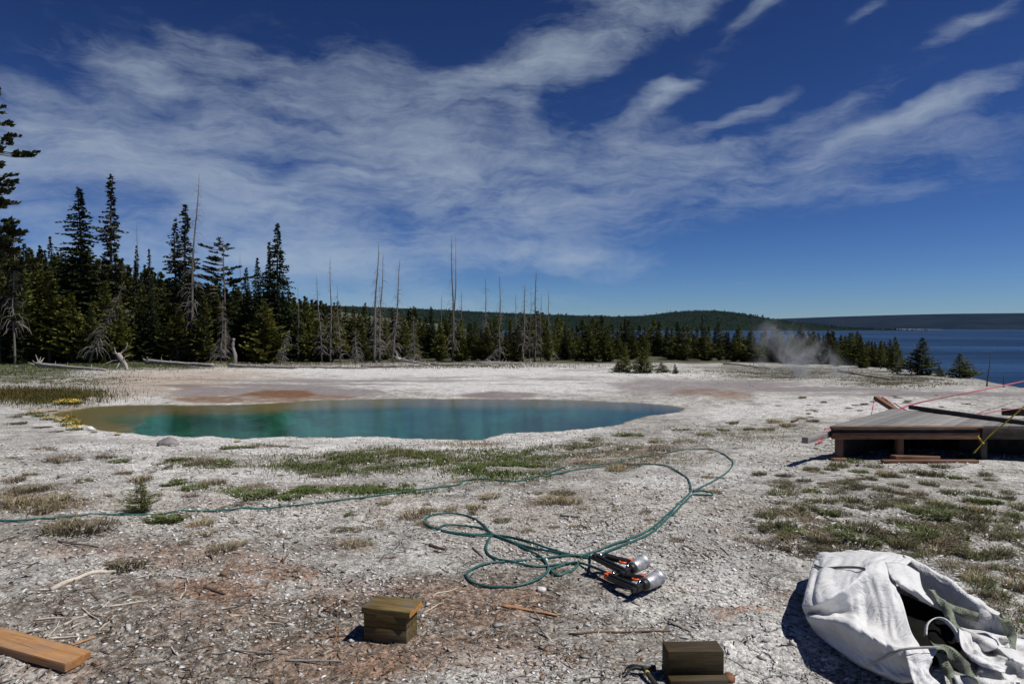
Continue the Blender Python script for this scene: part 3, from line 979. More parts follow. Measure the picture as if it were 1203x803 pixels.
snag((587, 321), 587, 58, .13, 16, 60, "right-hand snag of the two evenly spaced ones right of the forked snag")
snag((606, 344), 605, 60, .10, 17, 40, "thin snag at the left of the crowded group before the round hill")
snag((617, 332), 614, 56, .14, 18, 100, "pale twiggy snag left of the dark straight one in the crowded group", dark=1.15)
snag((630, 318), 628, 56, .15, 19, 80, "tall dark straight snag of the crowded group before the round hill", dark=.7)
snag((636, 344), 635, 60, .09, 20, 30, "slight snag right behind the tall dark straight one")
snag((644, 340), 645, 58, .10, 21, 60, "last snag at the right of the crowded group")
snag((624, 336), 622, 61, .07, 22, 20, "hair-thin snag between the pale twiggy one and the dark straight one")
snag((350, 333), 350, 58, .08, 23, 20, "faint thin snag just right of the tall black fir")
snag((282, 296), 285, 66, .10, 24, 20, "thin snag behind the rounded dark fir")
snag((486, 370), 486, 54, .10, 25, 60, "short leafless snag low against the pines, right of the twiggy leaning one")
snag((418, 385), 418, 53, .12, 26, 70, "short brushy dead tree low against the pines between the two snag clumps", dark=1.1)
snag((340, 390), 329, 52, .10, 27, 50, "leaning dead branchy tree low in front of the pines below the black fir", dark=1.1)
snag((588, 408), 567, 53, .09, 28, 25, "half fallen dead tree leaning right across the pines")
snag((262, 352), 259, 52, .11, 29, 90, "grey dead tree with hanging twigs below the tufted pine", blen=1.0, zlo=.1)
snag((1164, 413), 1160, 27.5, .05, 30, 0, "taller bare pole standing on the lake shore at the far right", dark=.5)
snag((1179, 440), 1180, 27.6, .05, 31, 0, "short bare stake on the lake shore at the far right", dark=.5)
snag((1056, 420), 1048, 38, .05, 32, 6, "left-hand thin bare stem in front of the last forest pine", dark=.6)
snag((1060, 424), 1053, 37.6, .05, 33, 6, "right-hand thin bare stem in front of the last forest pine", dark=.6)


# fallen logs, stump, driftwood
def log(p, q, r0, r1, name, label, seed, nb_=14, root_wad=False, col=2.3, up=.5):
    r = np.random.default_rng(seed)
    mb = MB()
    zz = np.linspace(0, 1, 9)
    P = p + (q - p) * zz[:, None] + r.normal(0, .02, (9, 3))
    c_ = (col, col * .98, col * .95)
    tube(mb, P, r0 + (r1 - r0) * zz, 7, c_)
    for i in range(nb_):
        u = r.random()
        o = p + (q - p) * u
        dd = r.normal(0, 1, 3); dd[2] = abs(dd[2]) * .9 + .15; dd /= np.linalg.norm(dd)
        L = r.uniform(.15, up)
        tube(mb, [o, o + dd * L * .6, o + dd * L + np.array([0, 0, -.1 * L])], [.03, .02, .008], 4, c_, False)
    if root_wad:
        for i in range(7):
            dd = r.normal(0, 1, 3); dd[2] = abs(dd[2]) + .3; dd /= np.linalg.norm(dd)
            L = r.uniform(.3, .75)
            tube(mb, [p, p + dd * L * .5, p + dd * L + r.normal(0, .12, 3)], [.09, .05, .015], 5, c_, False)
    o = mb.build(name, DEADW, smooth=True)
    return tag(o, label, "log")


def gl(px, py, dz): return at(px, py, dz)


log(gl(44, 431, .15), gl(126, 435.5, .05), .16, .07, "fallen_log", "pale fallen log with upturned roots at the far left of the forest edge", 1, 8, True)
log(gl(172, 428, .22), gl(250, 431, .1), .17, .10, "fallen_log", "pale fallen log with a tangle of roots right of the standing driftwood stump", 2, 26, True)
log(gl(268, 431, .12), gl(350, 433, .08), .12, .08, "fallen_log", "long pale fallen log with many branch stubs below the tall black fir", 3, 30)
log(gl(340, 432, .1), gl(432, 433.5, .08), .10, .05, "fallen_log", "thin fallen log right of the one with many branch stubs", 4, 20)
log(gl(425, 432, .1), gl(500, 431, .1), .13, .05, "fallen_log", "fallen log at the foot of the thick leaning snag", 5, 30, False, 1.4)
log(gl(470, 427, .3), gl(506, 431, .1), .10, .05, "fallen_log", "short bleached log right of the leaning snag's foot", 6, 16, True)
log(gl(506, 430, .15), gl(585, 430.5, .1), .09, .04, "fallen_log", "thin bleached log below the tall forked snag", 7, 24)
log(gl(560, 429, .2), gl(650, 429, .1), .08, .03, "fallen_log", "thin bleached log below the crowded group of snags", 8, 30)
log(gl(850, 428, .12), gl(905, 434, .05), .07, .04, "fallen_log", "thin grey log on the rough ground left of the steam", 9, 14)
log(gl(985, 437, .1), gl(1045, 446, .05), .08, .04, "fallen_log", "thin pale log on the ground right of the steam", 10, 12)
log(gl(75, 424, .2), gl(92, 427, .1), .07, .04, "fallen_log", "short pale log in the grass behind the far left fallen log", 11, 2)
# driftwood stump with reaching roots
st = MB()
c0 = at(143, 434, .1)
S_ = lambda pts, rad: tube(st, spline([c0 + np.array([a * .048, b * .5, c * .050]) for a, b, c in pts], 4), np.interp(np.linspace(0, 1, (len(pts) - 1) * 4 + 1), np.linspace(0, 1, len(rad)), np.array(rad) * .55), 6, (2.4, 2.34, 2.25))
S_([(8, 0, -6), (5, 0, 4), (-2, 0, 14), (-5, 0, 18)], [.12, .2, .26, .2])
S_([(-4, 0, 15), (0, .2, 20), (5, .1, 24), (8, 0, 31)], [.12, .09, .07, .03])
S_([(-5, 0, 17), (-8, 0, 20), (-9, 0, 26)], [.1, .06, .02])
S_([(-5, 0, 10), (-12, .1, 9), (-19, 0, 6), (-26, 0, 4)], [.1, .07, .05, .02])
S_([(1, 0, 10), (6, -.2, 14), (11, 0, 16)], [.08, .05, .02])
S_([(6, 0, 2), (9, -.3, -4), (10, -.5, -7)], [.1, .07, .03])
S_([(-2, 0, 8), (-3, -.4, 2), (-5, -.6, -3)], [.1, .07, .03])
S_([(0, 0, 14), (-6, .3, 16), (-13, .2, 19)], [.06, .04, .015])
tag(st.build("driftwood_stump", DEADW, smooth=True), "upright bleached driftwood root stump with reaching arms at the forest edge", "stump")
st2 = MB()
c0 = gxy(275, 51.5)
tube(st2, spline([c0 + np.array([0, 0, -.2]), c0 + np.array([.06, 0, .7]), c0 + np.array([-.12, .05, 1.4]), c0 + np.array([-.02, 0, 2.0])], 4), np.linspace(.17, .09, 13) + rng.normal(0, .02, 13), 8, (1.6, 1.55, 1.5))
tag(st2.build("broken_stump", DEADW), "short broken grey stump standing behind the fallen logs", "stump")

# steam
sm = MB()
cs = at(957, 443)
n_u, n_v = 24, 14
SV = []
for i in range(n_v + 1):
    ph = math.pi * i / n_v
    for j in range(n_u):
        a = 2 * math.pi * j / n_u
        SV.append((4.2 * math.sin(ph) * math.cos(a), 1.7 * math.sin(ph) * math.sin(a), -1.9 * math.cos(ph)))
SF = [(i * n_u + j, i * n_u + (j + 1) % n_u, (i + 1) * n_u + (j + 1) % n_u, (i + 1) * n_u + j) for i in range(n_v) for j in range(n_u)]
sm.polys(np.array(SV), SF)
mst = bpy.data.materials.new("steam"); mst.use_nodes = True
t = NT(mst.node_tree); t.n.clear()
out = t.new("ShaderNodeOutputMaterial")
co = t.coord()
nz = t.noise(t.mapping(co, scale=(1, 1, .75)), 1.0, 6, .66, .9)
sx = t.new("ShaderNodeSeparateXYZ", ins={0: co})
# plume: narrow at the vent, drifting up and to the left, fading with height
zf = t.ramp(sx.outputs[2], -1.8, 1.5, 0, 1, False)
xc = t.math('SUBTRACT', sx.outputs[0], t.math('MULTIPLY', zf, -1.7))
wid = t.math('ADD', 1.1, t.math('MULTIPLY', t.math('SUBTRACT', 1.0, zf), 1.9))
qx = t.math('ABSOLUTE', t.math('DIVIDE', xc, wid))
body = t.math('MULTIPLY', t.ramp(qx, 1.1, .15), t.ramp(sx.outputs[2], 1.75, -1.3))
body = t.math('MULTIPLY', body, t.ramp(t.math('ABSOLUTE', sx.outputs[1]), 1.3, .2))
den = t.math('MULTIPLY', t.ramp(nz, .46, .74), body)
den = t.math('MULTIPLY', den, 2.3)
pv = t.new("ShaderNodeVolumePrincipled", ins={"Color": (.93, .94, .97), "Density": den, "Anisotropy": .2})
t.l.new(pv.outputs[0], out.inputs["Volume"])
so = sm.build("steam", mst)
so.location = cs + np.array([-.3, 0, 1.75])
tag(so, "thin white steam plume rising from the ground before the lakeside trees", "steam", kind="stuff")


# ================================================================== boardwalk under repair
WOODG = wood("weathered_deck", (.33, .30, .275), (.19, .17, .155), grey=.25)
WOODR = wood("red_brown_lumber", (.27, .135, .075), (.11, .052, .03))
WOODO = wood("fresh_lumber", (.40, .22, .095), (.27, .135, .055), sc_=(2, 30, 30))
WOODD = wood("dark_and_shaded_lumber", (.075, .058, .045), (.03, .024, .02))  # dark timber; on the boardwalk the colour also stands in for shade
WOODT = wood("treated_lumber", (.17, .115, .034), (.065, .043, .013), sc_=(4, 45, 45))
PINK = simple("pink_tape", (.56, .15, .20), .5, var=.1, transl=.3)
YEL = simple("yellow_strap", (.42, .30, .025), .7, var=.15)


def lumber(name, p, q, w, h, mat, parent=None, up=(0, 0, 1), bevel=.004, endcol=None):
    """a board as its own object, grain along local x"""
    p, q = np.asarray(p, float), np.asarray(q, float)
    d = q - p; L = np.linalg.norm(d); x = d / L
    y = np.cross(up, x); y /= np.linalg.norm(y); z = np.cross(x, y)
    mb = MB()
    box(mb, (0, 0, 0), (L / 2, 0, 0), (0, w / 2, 0), (0, 0, h / 2))
    if endcol is not None:
        s = L / 2 + .0015
        mb.add(np.array([(s, -w / 2 * .97, -h / 2 * .97), (s, w / 2 * .97, -h / 2 * .97), (s, w / 2 * .97, h / 2 * .97), (s, -w / 2 * .97, h / 2 * .97)]), np.array([(0, 1, 2, 3)]), endcol)
    o = mb.build(name, mat, parent, bevel=bevel)
    M = Matrix(((x[0], y[0], z[0], 0), (x[1], y[1], z[1], 0), (x[2], y[2], z[2], 0), (0, 0, 0, 1)))
    M.translation = Vector((p + q) / 2)
    if parent is not None:
        o.matrix_world = Matrix.Translation(-Vector(parent.location)) @ M
    else:
        o.matrix_world = M
    return o


DZ = .285
A0 = np.array([W(977, 502, 10.0)[0], 10.0])
u_ = np.array([.697, .717]); v_ = np.array([.717, -.697])
SL = 2.95
bw = empty("boardwalk_section", (A0[0], A0[1], -.15))
dk = MB()
tt = 0.0
off = np.array(bw.location)
while tt < 2.86:
    t1 = tt + .136
    s0, s1 = .972 * tt, .972 * t1
    a = A0 + u_ * s0 + v_ * tt; b_ = A0 + u_ * s1 + v_ * t1
    c = A0 + u_ * SL + v_ * t1; d = A0 + u_ * SL + v_ * tt
    zt = DZ + random.uniform(-.003, .003); zb = DZ - .038
    q = [a, b_, c, d]
    V = [(k[0], k[1], zb) for k in q] + [(k[0], k[1], zt) for k in q]
    tone = random.uniform(.68, 1.2)
    dk.add(np.array(V) - off, np.array([(3, 2, 1, 0), (4, 5, 6, 7), (0, 1, 5, 4), (1, 2, 6, 5), (2, 3, 7, 6), (3, 0, 4, 7)]), (tone, tone, tone * .99))
    tt += .143
deckm = wood("weathered_planks", (.29, .28, .27), (.14, .13, .125), along=(0, 0, -math.atan2(u_[1], u_[0])), sc_=(3, 40, 40), grey=.2)
dk.build("decking", deckm, bw, bevel=.003)
xr = W(1148, 503, 9.99)[0]
lumber("fascia_board", (A0[0] - .02, 9.955, .142), (xr, 9.955, .142), .045, .095, WOODR, bw)
lumber("gap_shade_board", (A0[0], 10.0, .165), (xr, 10.0, .165), .035, .155, WOODD, bw)  # dark-coloured board paints the shadow gap between trim and fascia
lumber("trim_board", (A0[0] - .04, 9.945, .268), (xr + .05, 9.945, .268), .06, .03, WOODR, bw)
lumber("end_beam", (A0[0] + .03, 10.04, .17), (A0[0] + u_[0] * 2.9, 10.02 + u_[1] * 2.9, .17), .045, .15, WOODD, bw)
lumber("added_end_screen", (A0[0] + .22, 10.16, -.12), (A0[0] + .06 + u_[0] * 2.85, 10.0 + u_[1] * 2.85, -.12), .03, .66, WOODD, bw)  # added board, hides sunlit ground so the underside stays black
lumber("inner_beam", (A0[0] + .3, 10.35, .165), (8.0, 10.35, .165), .045, .15, WOODD, bw)
for px in (987, 1058):
    x = W(px, 503, 10.0)[0]
    zg = float(H(x, 10.0))
    lumber("post", (x, 10.03, zg - .05), (x, 10.03, .10), .09, .09, WOODR, bw, up=(0, 1, 0))
lumber("added_back_screen", (A0[0] + u_[0] * 2.88 + v_[0] * .05, A0[1] + u_[1] * 2.88 + v_[1] * .05, -.11), (A0[0] + u_[0] * 2.88 + v_[0] * 2.75, A0[1] + u_[1] * 2.88 + v_[1] * 2.75, -.11), .04, .70, WOODD, bw)  # added board, blocks view and sun below the far edge
for s, k in ((2.7, .3), (2.6, 2.2)):
    pp = A0 + u_ * s + v_ * k
    lumber("post", (pp[0], pp[1], float(H(*pp)) - .05), (pp[0], pp[1], .245), .09, .09, WOODD, bw, up=(0, 1, 0))
x = W(983, 503, 10)[0]
lumber("footing_plate", (x - .1, 9.98, float(H(x, 9.98)) + .02), (x + .1, 9.98, float(H(x, 9.98)) + .02), .2, .04, WOODR, bw)
tag(bw, "low boardwalk section with grey planks and red-brown edge beam on short posts", "boardwalk")
b2 = empty("boardwalk_section", (8.2, 10.0, -.15))
lumber("fascia_board", (xr + .06, 9.99, .175), (9.4, 9.93, .165), .05, .165, WOODD, b2)  # shade on this face is put into the wood colour
dk2 = MB()
for i in range(12):
    y0 = 9.99 + i * .03
    xa = 8.25 + i * .143
    box(dk2, np.array((xa, 10.45, DZ - .02)) - np.array(b2.location), (.068, 0, 0), (0, .45, 0), (0, 0, .019))
dk2.build("decking", WOODG, b2, bevel=.003)
lumber("added_back_screen", (7.25, 11.05, -.08), (9.6, 10.85, -.08), .04, .62, WOODD, b2)  # added board, keeps the space under this section dark
for xx in (6.98, 9.2):
    lumber("post", (xx, 10.1, float(H(xx, 10.1)) - .05), (xx, 10.1, .12), .09, .09, WOODD, b2, up=(0, 1, 0))  # posts coloured dark in place of shade under the deck
tag(b2, "shade-coloured boardwalk section running out of the picture at the right edge", "boardwalk")


def T(o, label, cat): return tag(o, label, cat)


T(lumber("timber_beam", W(945.5, 517, 9.35), W(990, 505, 10.6), .085, .085, WOODG), "weathered grey beam poking out to the left under the boardwalk corner", "beam")
T(lumber("timber_beam", W(1029, 467, 12.75), W(1056, 484, 12.15), .10, .075, WOODR), "short red-brown beam tilted up at the back corner of the boardwalk", "beam")
T(lumber("edge_rail", W(1069, 478, 12.0), W(1216, 498.5, 9.95), .07, .07, WOODD), "long dark rail lying along the far edge of the boardwalk planks", "beam")
T(lumber("timber_beam", W(1177, 483.5, 12.2), W(1215, 484.5, 12.0), .09, .12, WOODD), "dark timber lying behind the boardwalk at the right edge", "beam")
p1, p2 = at(1036, 544, .03), at(1148, 544, .03)
T(lumber("loose_board", p1, p2, .09, .038, WOODR), "longest red-brown board on the ground in front of the boardwalk", "board")
p1, p2 = at(1049, 540.5, .05), at(1101, 540.5, .05)
T(lumber("loose_board", p1, p2, .12, .045, WOODR), "short red board stacked behind the longest one in front of the boardwalk", "board")
p1, p2 = at(1048, 536, .04), at(1090, 536, .04)
T(lumber("loose_board", p1, p2, .1, .04, WOODD), "dark board lying under the boardwalk edge behind the short red board", "board")


def ribbon(name, pts, w, mat, label=None, cat=None, n=10, sag=0.0, tilt=(0, 0, 1), th=.002, parent=None, seed=0, tw=0.0):
    P = spline(np.array(pts, float), n)
    m = len(P)
    tparam = np.linspace(0, 1, m)
    T_ = np.gradient(P, axis=0); T_ /= np.linalg.norm(T_, axis=1)[:, None]
    up = np.tile(np.array(tilt, float), (m, 1))
    if tw:
        r = np.random.default_rng(seed)
        ph = tw * np.sin(tparam * 9 + r.random() * 6)
        side0 = np.cross(T_, up); side0 /= np.linalg.norm(side0, axis=1)[:, None]
        up = up * np.cos(ph)[:, None] + side0 * np.sin(ph)[:, None]
    up = up - (up * T_).sum(1)[:, None] * T_; up /= np.linalg.norm(up, axis=1)[:, None]
    nrm = np.cross(T_, up)
    V = np.stack([P + up * w / 2 + nrm * th / 2, P - up * w / 2 + nrm * th / 2, P - up * w / 2 - nrm * th / 2, P + up * w / 2 - nrm * th / 2], 1).reshape(-1, 3)
    i = np.arange(m - 1)[:, None] * 4; j = np.arange(4)[None]
    f = np.stack([i + j, i + (j + 1) % 4, i + 4 + (j + 1) % 4, i + 4 + j], -1).reshape(-1, 4)
    mb = MB()
    mb.add(V - (np.array(parent.location) if parent else 0), f)
    mb.f.append((np.array([(3, 2, 1, 0)]), 0)); mb.f.append((np.array([[(m - 1) * 4 + k for k in range(4)]]), 0))
    o = mb.build(name, mat, parent, smooth=False)
    if label: tag(o, label, cat)
    return o


ribbon("flagging_tape", [W(968, 504, 9.9), W(985, 500, 10.1), W(1020, 491, 11.2), W(1050, 484, 12.0), W(1058, 481, 12.1)], .03, PINK, "pink tape lying along the left end of the boardwalk planks", "tape", tw=.8)
ribbon("flagging_tape", [W(1052, 482, 12.2), W(1075, 474, 12.9), W(1110, 466.5, 14.5), W(1155, 457.5, 17), W(1215, 445, 21)], .034, PINK, "pink tape stretched from the tilted beam up to the far right edge", "tape", tw=.7)
ribbon("flagging_tape", [W(1050, 473, 12.5), W(1066, 482, 12.0), W(1100, 488, 11.5), W(1135, 488, 11.6), W(1170, 483, 11.8), W(1215, 477, 12)], .02, PINK, "pink tape sagging low across the planks to the right edge", "tape", tw=.7)
ribbon("flagging_tape", [W(1027, 470, 12.3), W(1025, 480, 12.0), W(1023, 490, 11.6)], .035, PINK, "short pink tape hanging down left of the tilted beam", "tape", tw=.6)
ribbon("flagging_tape", [W(968, 512, 9.6), W(963, 518, 9.55), W(958, 523, 9.5)], .06, PINK, "crumpled pink tape end at the beam poking out of the boardwalk corner", "tape", tw=.7)
ribbon("flagging_tape", [W(1036, 466, 12.62), W(1046, 473, 12.45), W(1056, 482, 12.2)], .025, PINK, "pink tape wound on top of the tilted beam", "tape", tw=.5)
ribbon("yellow_strap", [W(1214, 468, 9.4), W(1180, 497, 9.6), W(1163, 511, 9.7), W(1144, 532, 9.75)], .022, YEL, "yellow strap slanting from the right edge down to the ground under the boardwalk", "strap", tw=.6)
ribbon("yellow_strap", [W(1149, 512, 9.86), W(1153, 518, 9.85), W(1156, 521, 9.84)], .03, YEL, "short knotted yellow strap end at the boardwalk fascia", "strap", tw=.8)

# ================================================================== boards and blocks in front
a = at(-70, 738, .03); b_ = at(92, 783, .03)
pl = lumber("lumber_plank", a, b_, .15, .045, WOODO, bevel=.003, endcol=(1.25, 1.1, .9))
tag(pl, "thick orange lumber plank lying at the lower left corner", "plank")

blk = empty("wooden_block", at(459, 748, -.012))
rz = math.radians(-15)
blk.rotation_euler = (0, 0, rz)
blk.scale = (1.0, 1.0, .94)
zb0 = float(H(blk.location.x, blk.location.y))
for k_, (zc, hgt) in enumerate(((.048, .104), (.140, .076))):
    m_ = MB(); box(m_, (0, 0, zc), (.130, 0, 0), (0, .074, 0), (0, 0, hgt / 2), (1, 1, 1) if k_ else (.92, .95, 1)); m_.build("body_board", WOODT, blk, bevel=.003)
m_ = MB(); box(m_, (0.008, 0, .199), (.145, 0, 0), (0, .088, 0), (0, 0, .019), (1.15, 1.2, 1.4))
s = .008 + .1465
m_.add(np.array([(s, -.086, .182), (s, .086, .182), (s, .086, .216), (s, -.086, .216)]), np.array([(0, 1, 2, 3)]), (3.4, 2.3, 1.6))
m_.build("cap_board", WOODT, blk, bevel=.003)
tag(blk, "olive-brown wooden block with an overhanging cap board and one orange end", "block")

p = at(815, 800)
blk2 = empty("wooden_block", W(815, 800, 3.32))
blk2.location.z = float(H(blk2.location.x, blk2.location.y))
blk2.rotation_euler = (0, 0, math.radians(2))
m_ = MB(); box(m_, (0, .02, .098), (.138, 0, 0), (0, .055, 0), (0, 0, .058), (.42, .42, .5)); m_.build("body_board", WOODT, blk2, bevel=.004)
m_ = MB(); box(m_, (.002, 0, .018), (.140, 0, 0), (0, .085, 0), (0, 0, .02), (.5, .5, .58)); m_.build("base_board", WOODT, blk2, bevel=.003)
tag(blk2, "dark weathered wooden block cut off by the bottom edge, beside the hammer", "block")
mb = MB()
c = at(856, 799)
lathe(mb, c + np.array([0, 0, -.01]), (0, 0, 1), [(0, .03), (.03, .032), (.045, .02), (.05, .004)], 9, (1, 1, 1))
tag(mb.build("wood_chunk", WOODR), "small reddish wood chunk right of the dark weathered block", "wood chunk")

# hammer
hm_ = empty("hammer", at(756, 797))
STEEL = simple("dark_steel", (.02, .02, .022), .55, .4, scale=40)
GRIPY = simple("hammer_grip", (.03, .028, .02), .6, usecol=True)
mb = MB()
e1 = np.array([1, -.05, 0.0]); e2 = np.array([.22, -.97, 0.0])
lathe(mb, np.array([-.01, .05, .03]), e1, [(0, .013), (.03, .013), (.032, .009), (.055, .009), (.057, .016), (.078, .016), (.08, .013)], 14)
for sg in (-1, 1):
    tube(mb, spline([np.array([-.005, .05 + sg * .006, .03]), np.array([-.04, .053 + sg * .011, .034]), np.array([-.068, .045 + sg * .016, .026]), np.array([-.085, .03 + sg * .018, .014])], 5), np.linspace(.011, .004, 16), 7)
mb.build("head", STEEL, hm_, smooth=True)
mb = MB()
o0 = np.array([.005, .055, .03])
tube(mb, [o0, o0 + e2 * .06, o0 + e2 * .12 + np.array([0, 0, -.004]), o0 + e2 * .2 + np.array([0, 0, -.008]), o0 + e2 * .31 + np.array([0, 0, -.012])], [.012, .011, .013, .016, .014], 9, (1, 1, 1))
lathe(mb, o0 + e2 * .05, e2, [(0, .0122), (.002, .0135), (.012, .0135), (.014, .0122)], 10, (14, 10, 1.5))
mb.build("handle", GRIPY, hm_, smooth=True)
tag(hm_, "claw hammer with a dark head lying left of the dark weathered block", "hammer")

# ================================================================== nail guns
SILV = simple("brushed_aluminium", (.40, .40, .41), .5, .6, var=.35, scale=35, usecol=True)
BLK = simple("black_plastic", (.012, .012, .013), .45, var=.2, scale=40)
ORG = simple("orange_plastic", (.75, .10, .02), .45, var=.12)
CHR = simple("polished_metal", (.6, .6, .6), .2, 1.0, var=.05)


def nail_gun(loc, rz, roll, label, cap_col):
    g_ = empty("nail_gun", loc, rz)
    g_.rotation_euler = (roll, 0, rz)
    # local: x = nose -> cap, -y = towards the handle end (to the left in the photo), z = up
    z0 = .058
    m_ = MB()
    lathe(m_, (.01, 0, z0), (1, 0, 0), [(0, .036), (.004, .041), (.06, .045), (.118, .049), (.119, .0455), (.128, .0455), (.129, .050), (.168, .051), (.172, .048)], 44)
    m_.build("cylinder_housing", SILV, g_)
    m_ = MB()
    lathe(m_, (.182, 0, z0), (1, 0, 0), [(-.006, .043), (.001, .043), (.003, .038), (.004, .022), (.010, .020), (.011, .004)], 24)
    m_.build("exhaust_cap", cap_col, g_)
    for a_ in range(4):
        an_ = a_ * math.pi / 2 + .5
        m_ = MB()
        lathe(m_, (.181, .040 * math.cos(an_), z0 + .040 * math.sin(an_)), (1, 0, 0), [(-.008, .0045), (.004, .0045), (.006, .003)], 8)
        m_.build("bolt", CHR, g_)
    m_ = MB()
    lathe(m_, (-.005, 0, z0), (1, 0, 0), [(-.03, .024), (-.02, .036), (.014, .041), (.018, .034)], 16)
    box(m_, (-.06, 0, z0), (.045, 0, 0), (0, .016, 0), (0, 0, .02), taper=.9)
    box(m_, (-.115, 0, z0), (.03, 0, 0), (0, .01, 0), (0, 0, .012))
    m_.build("nose", BLK, g_, bevel=.003)
    m_ = MB()
    box(m_, (-.128, 0, z0), (.018, 0, 0), (0, .0125, 0), (0, 0, .0145))
    m_.build("contact_tip", BLK, g_, bevel=.002)
    m_ = MB()                                      # handle: leaves the side of the housing and thickens at the end
    P = spline([np.array([.085, .03, z0]), np.array([.075, .09, z0]), np.array([.06, .16, z0 - .004]), np.array([.05, .235, z0 - .01])], 5)
    tube(m_, P, np.interp(np.linspace(0, 1, len(P)), [0, .2, .6, 1], [.034, .022, .022, .027]), 12)
    m_.build("handle", BLK, g_, smooth=True)
    m_ = MB()                                      # magazine from the nose back along the handle
    bar(m_, (-.075, .005, z0 - .008), (.01, .285, z0 - .022), .022, .05)
    bar(m_, (-.097, .012, z0 - .008), (-.018, .275, z0 - .022), .016, .028)
    m_.build("magazine", BLK, g_, bevel=.003)
    m_ = MB(); bar(m_, (.004, .24, z0 - .012), (.052, .232, z0 - .008), .03, .036); m_.build("magazine_bracket", BLK, g_, bevel=.003)
    m_ = MB(); bar(m_, (.012, .275, z0 - .02), (.016, .312, z0 - .022), .05, .04); m_.build("magazine_latch", ORG if roll < .1 else BLK, g_, bevel=.004)
    m_ = MB(); tube(m_, spline([np.array([.052, .07, z0]), np.array([.034, .085, z0]), np.array([.028, .105, z0]), np.array([.038, .115, z0])], 4), .008, 6); m_.build("trigger", ORG, g_)
    m_ = MB(); box(m_, (.05, .038, z0 + .03), (.014, 0, 0), (0, .014, 0), (0, 0, .01)); m_.build("side_plate", ORG, g_, bevel=.003)
    m_ = MB(); lathe(m_, (.05, .235, z0 - .01), (-.1, 1, -.03), [(0, .018), (.012, .018), (.013, .011), (.03, .011), (.031, .014), (.05, .013), (.052, .008)], 12); m_.build("air_fitting", CHR, g_, smooth=True)
    m_ = MB(); bar(m_, (.0, .018, z0 + .036), (-.06, .012, z0 + .02), .012, .006); m_.build("safety_bar", CHR, g_)
    g_.scale = (1.0, 1.0, 1.0)
    tag(g_, label, "nail gun")
    return g_


def deg_dir(px1, py1, px2, py2):
    a, b = at(px1, py1), at(px2, py2)
    return math.atan2(b[1] - a[1], b[0] - a[0])


pB = W(757, 696, 4.38); pB[2] = float(H(pB[0], pB[1])) + .012
pA = W(741, 681, 4.62); pA[2] = float(H(pA[0], pA[1])) + .035
gB = nail_gun(pB, math.radians(47), .0, "silver and black nail gun lying nearer the dark block, its cap to the right", SILV)
gA = nail_gun(pA, math.radians(52), .12, "silver and black nail gun lying behind the other, partly under the hose", SILV)
fitB = gB.matrix_world
bpy.context.view_layer.update()
endA = np.array(gA.matrix_world @ Vector((.046, .285, .04)))
endB = np.array(gB.matrix_world @ Vector((.046, .285, .04)))

# ================================================================== hoses
HOSE = simple("teal_hose", (.018, .092, .085), .5, var=.35, scale=60, spec=.5)


def hose(px, end, name, label, dz):
    pts = [at(p[0], p[1], .010 + dz * (i % 3 == 0)) for i, p in enumerate(px)]
    pts += [end]
    P = spline(np.array(pts), 7)
    n0 = len(P) - 10
    zg = H(P[:, 0], P[:, 1])
    P[:n0, 2] = np.maximum(P[:n0, 2] * .4 + (zg[:n0] + .011) * .6, zg[:n0] + .006)
    P[:, 2] = np.maximum(P[:, 2], zg + .008)
    k = np.array([.25, .5, .25])
    z2 = np.convolve(np.pad(P[:, 2], 1, mode='edge'), k, 'valid'); P[:, 2] = np.maximum(z2, zg + .005)
    mb = MB(); tube(mb, P, .0092, 8)
    o = mb.build(name, HOSE, smooth=True)
    return tag(o, label, "hose")


H1 = [(-40, 614), (0, 612), (60, 610), (130, 606), (170, 605), (250, 601), (330, 596), (400, 588), (460, 580), (500, 575), (538, 570), (546, 565), (570, 564), (600, 566), (625, 562), (650, 554), (665, 549), (690, 547), (720, 545),
      (745, 546), (770, 546), (785, 549), (797, 555), (807, 562), (811, 571), (811, 579), (800, 590), (785, 605), (765, 622), (745, 632), (720, 641), (695, 650), (678, 654), (645, 649), (615, 642), (592, 634), (577, 628), (566, 616), (550, 607),
      (525, 604), (507, 606), (498, 613), (505, 620), (530, 626), (560, 629), (577, 629), (600, 637), (620, 647), (633, 654), (642, 663), (643, 672), (630, 683), (605, 690), (580, 691), (560, 688), (549, 680), (551, 672), (570, 664), (600, 660), (640, 657), (672, 654), (692, 655)]
H2 = [(640, 561), (680, 552), (715, 547), (750, 538), (790, 531), (820, 528), (840, 530), (855, 537), (861, 543), (858, 552), (848, 560), (830, 570), (815, 578), (825, 577), (836, 580), (836, 583), (822, 582), (812, 583), (793, 603), (769, 624), (744, 637), (715, 649),
      (694, 656), (668, 652), (640, 645), (610, 634), (585, 630), (560, 631), (538, 628), (516, 623), (526, 618), (560, 620), (577, 627), (574, 636), (571, 646), (578, 655), (596, 661), (625, 666), (650, 665), (678, 663), (672, 672), (657, 677), (648, 673), (655, 667), (680, 662)]
hose(H1, endA, "air_hose", "teal air hose crossing the whole ground from the left edge to the rear nail gun", .012)
hose(H2, endB, "air_hose", "teal air hose looping in from near the boardwalk to the front nail gun", .02)

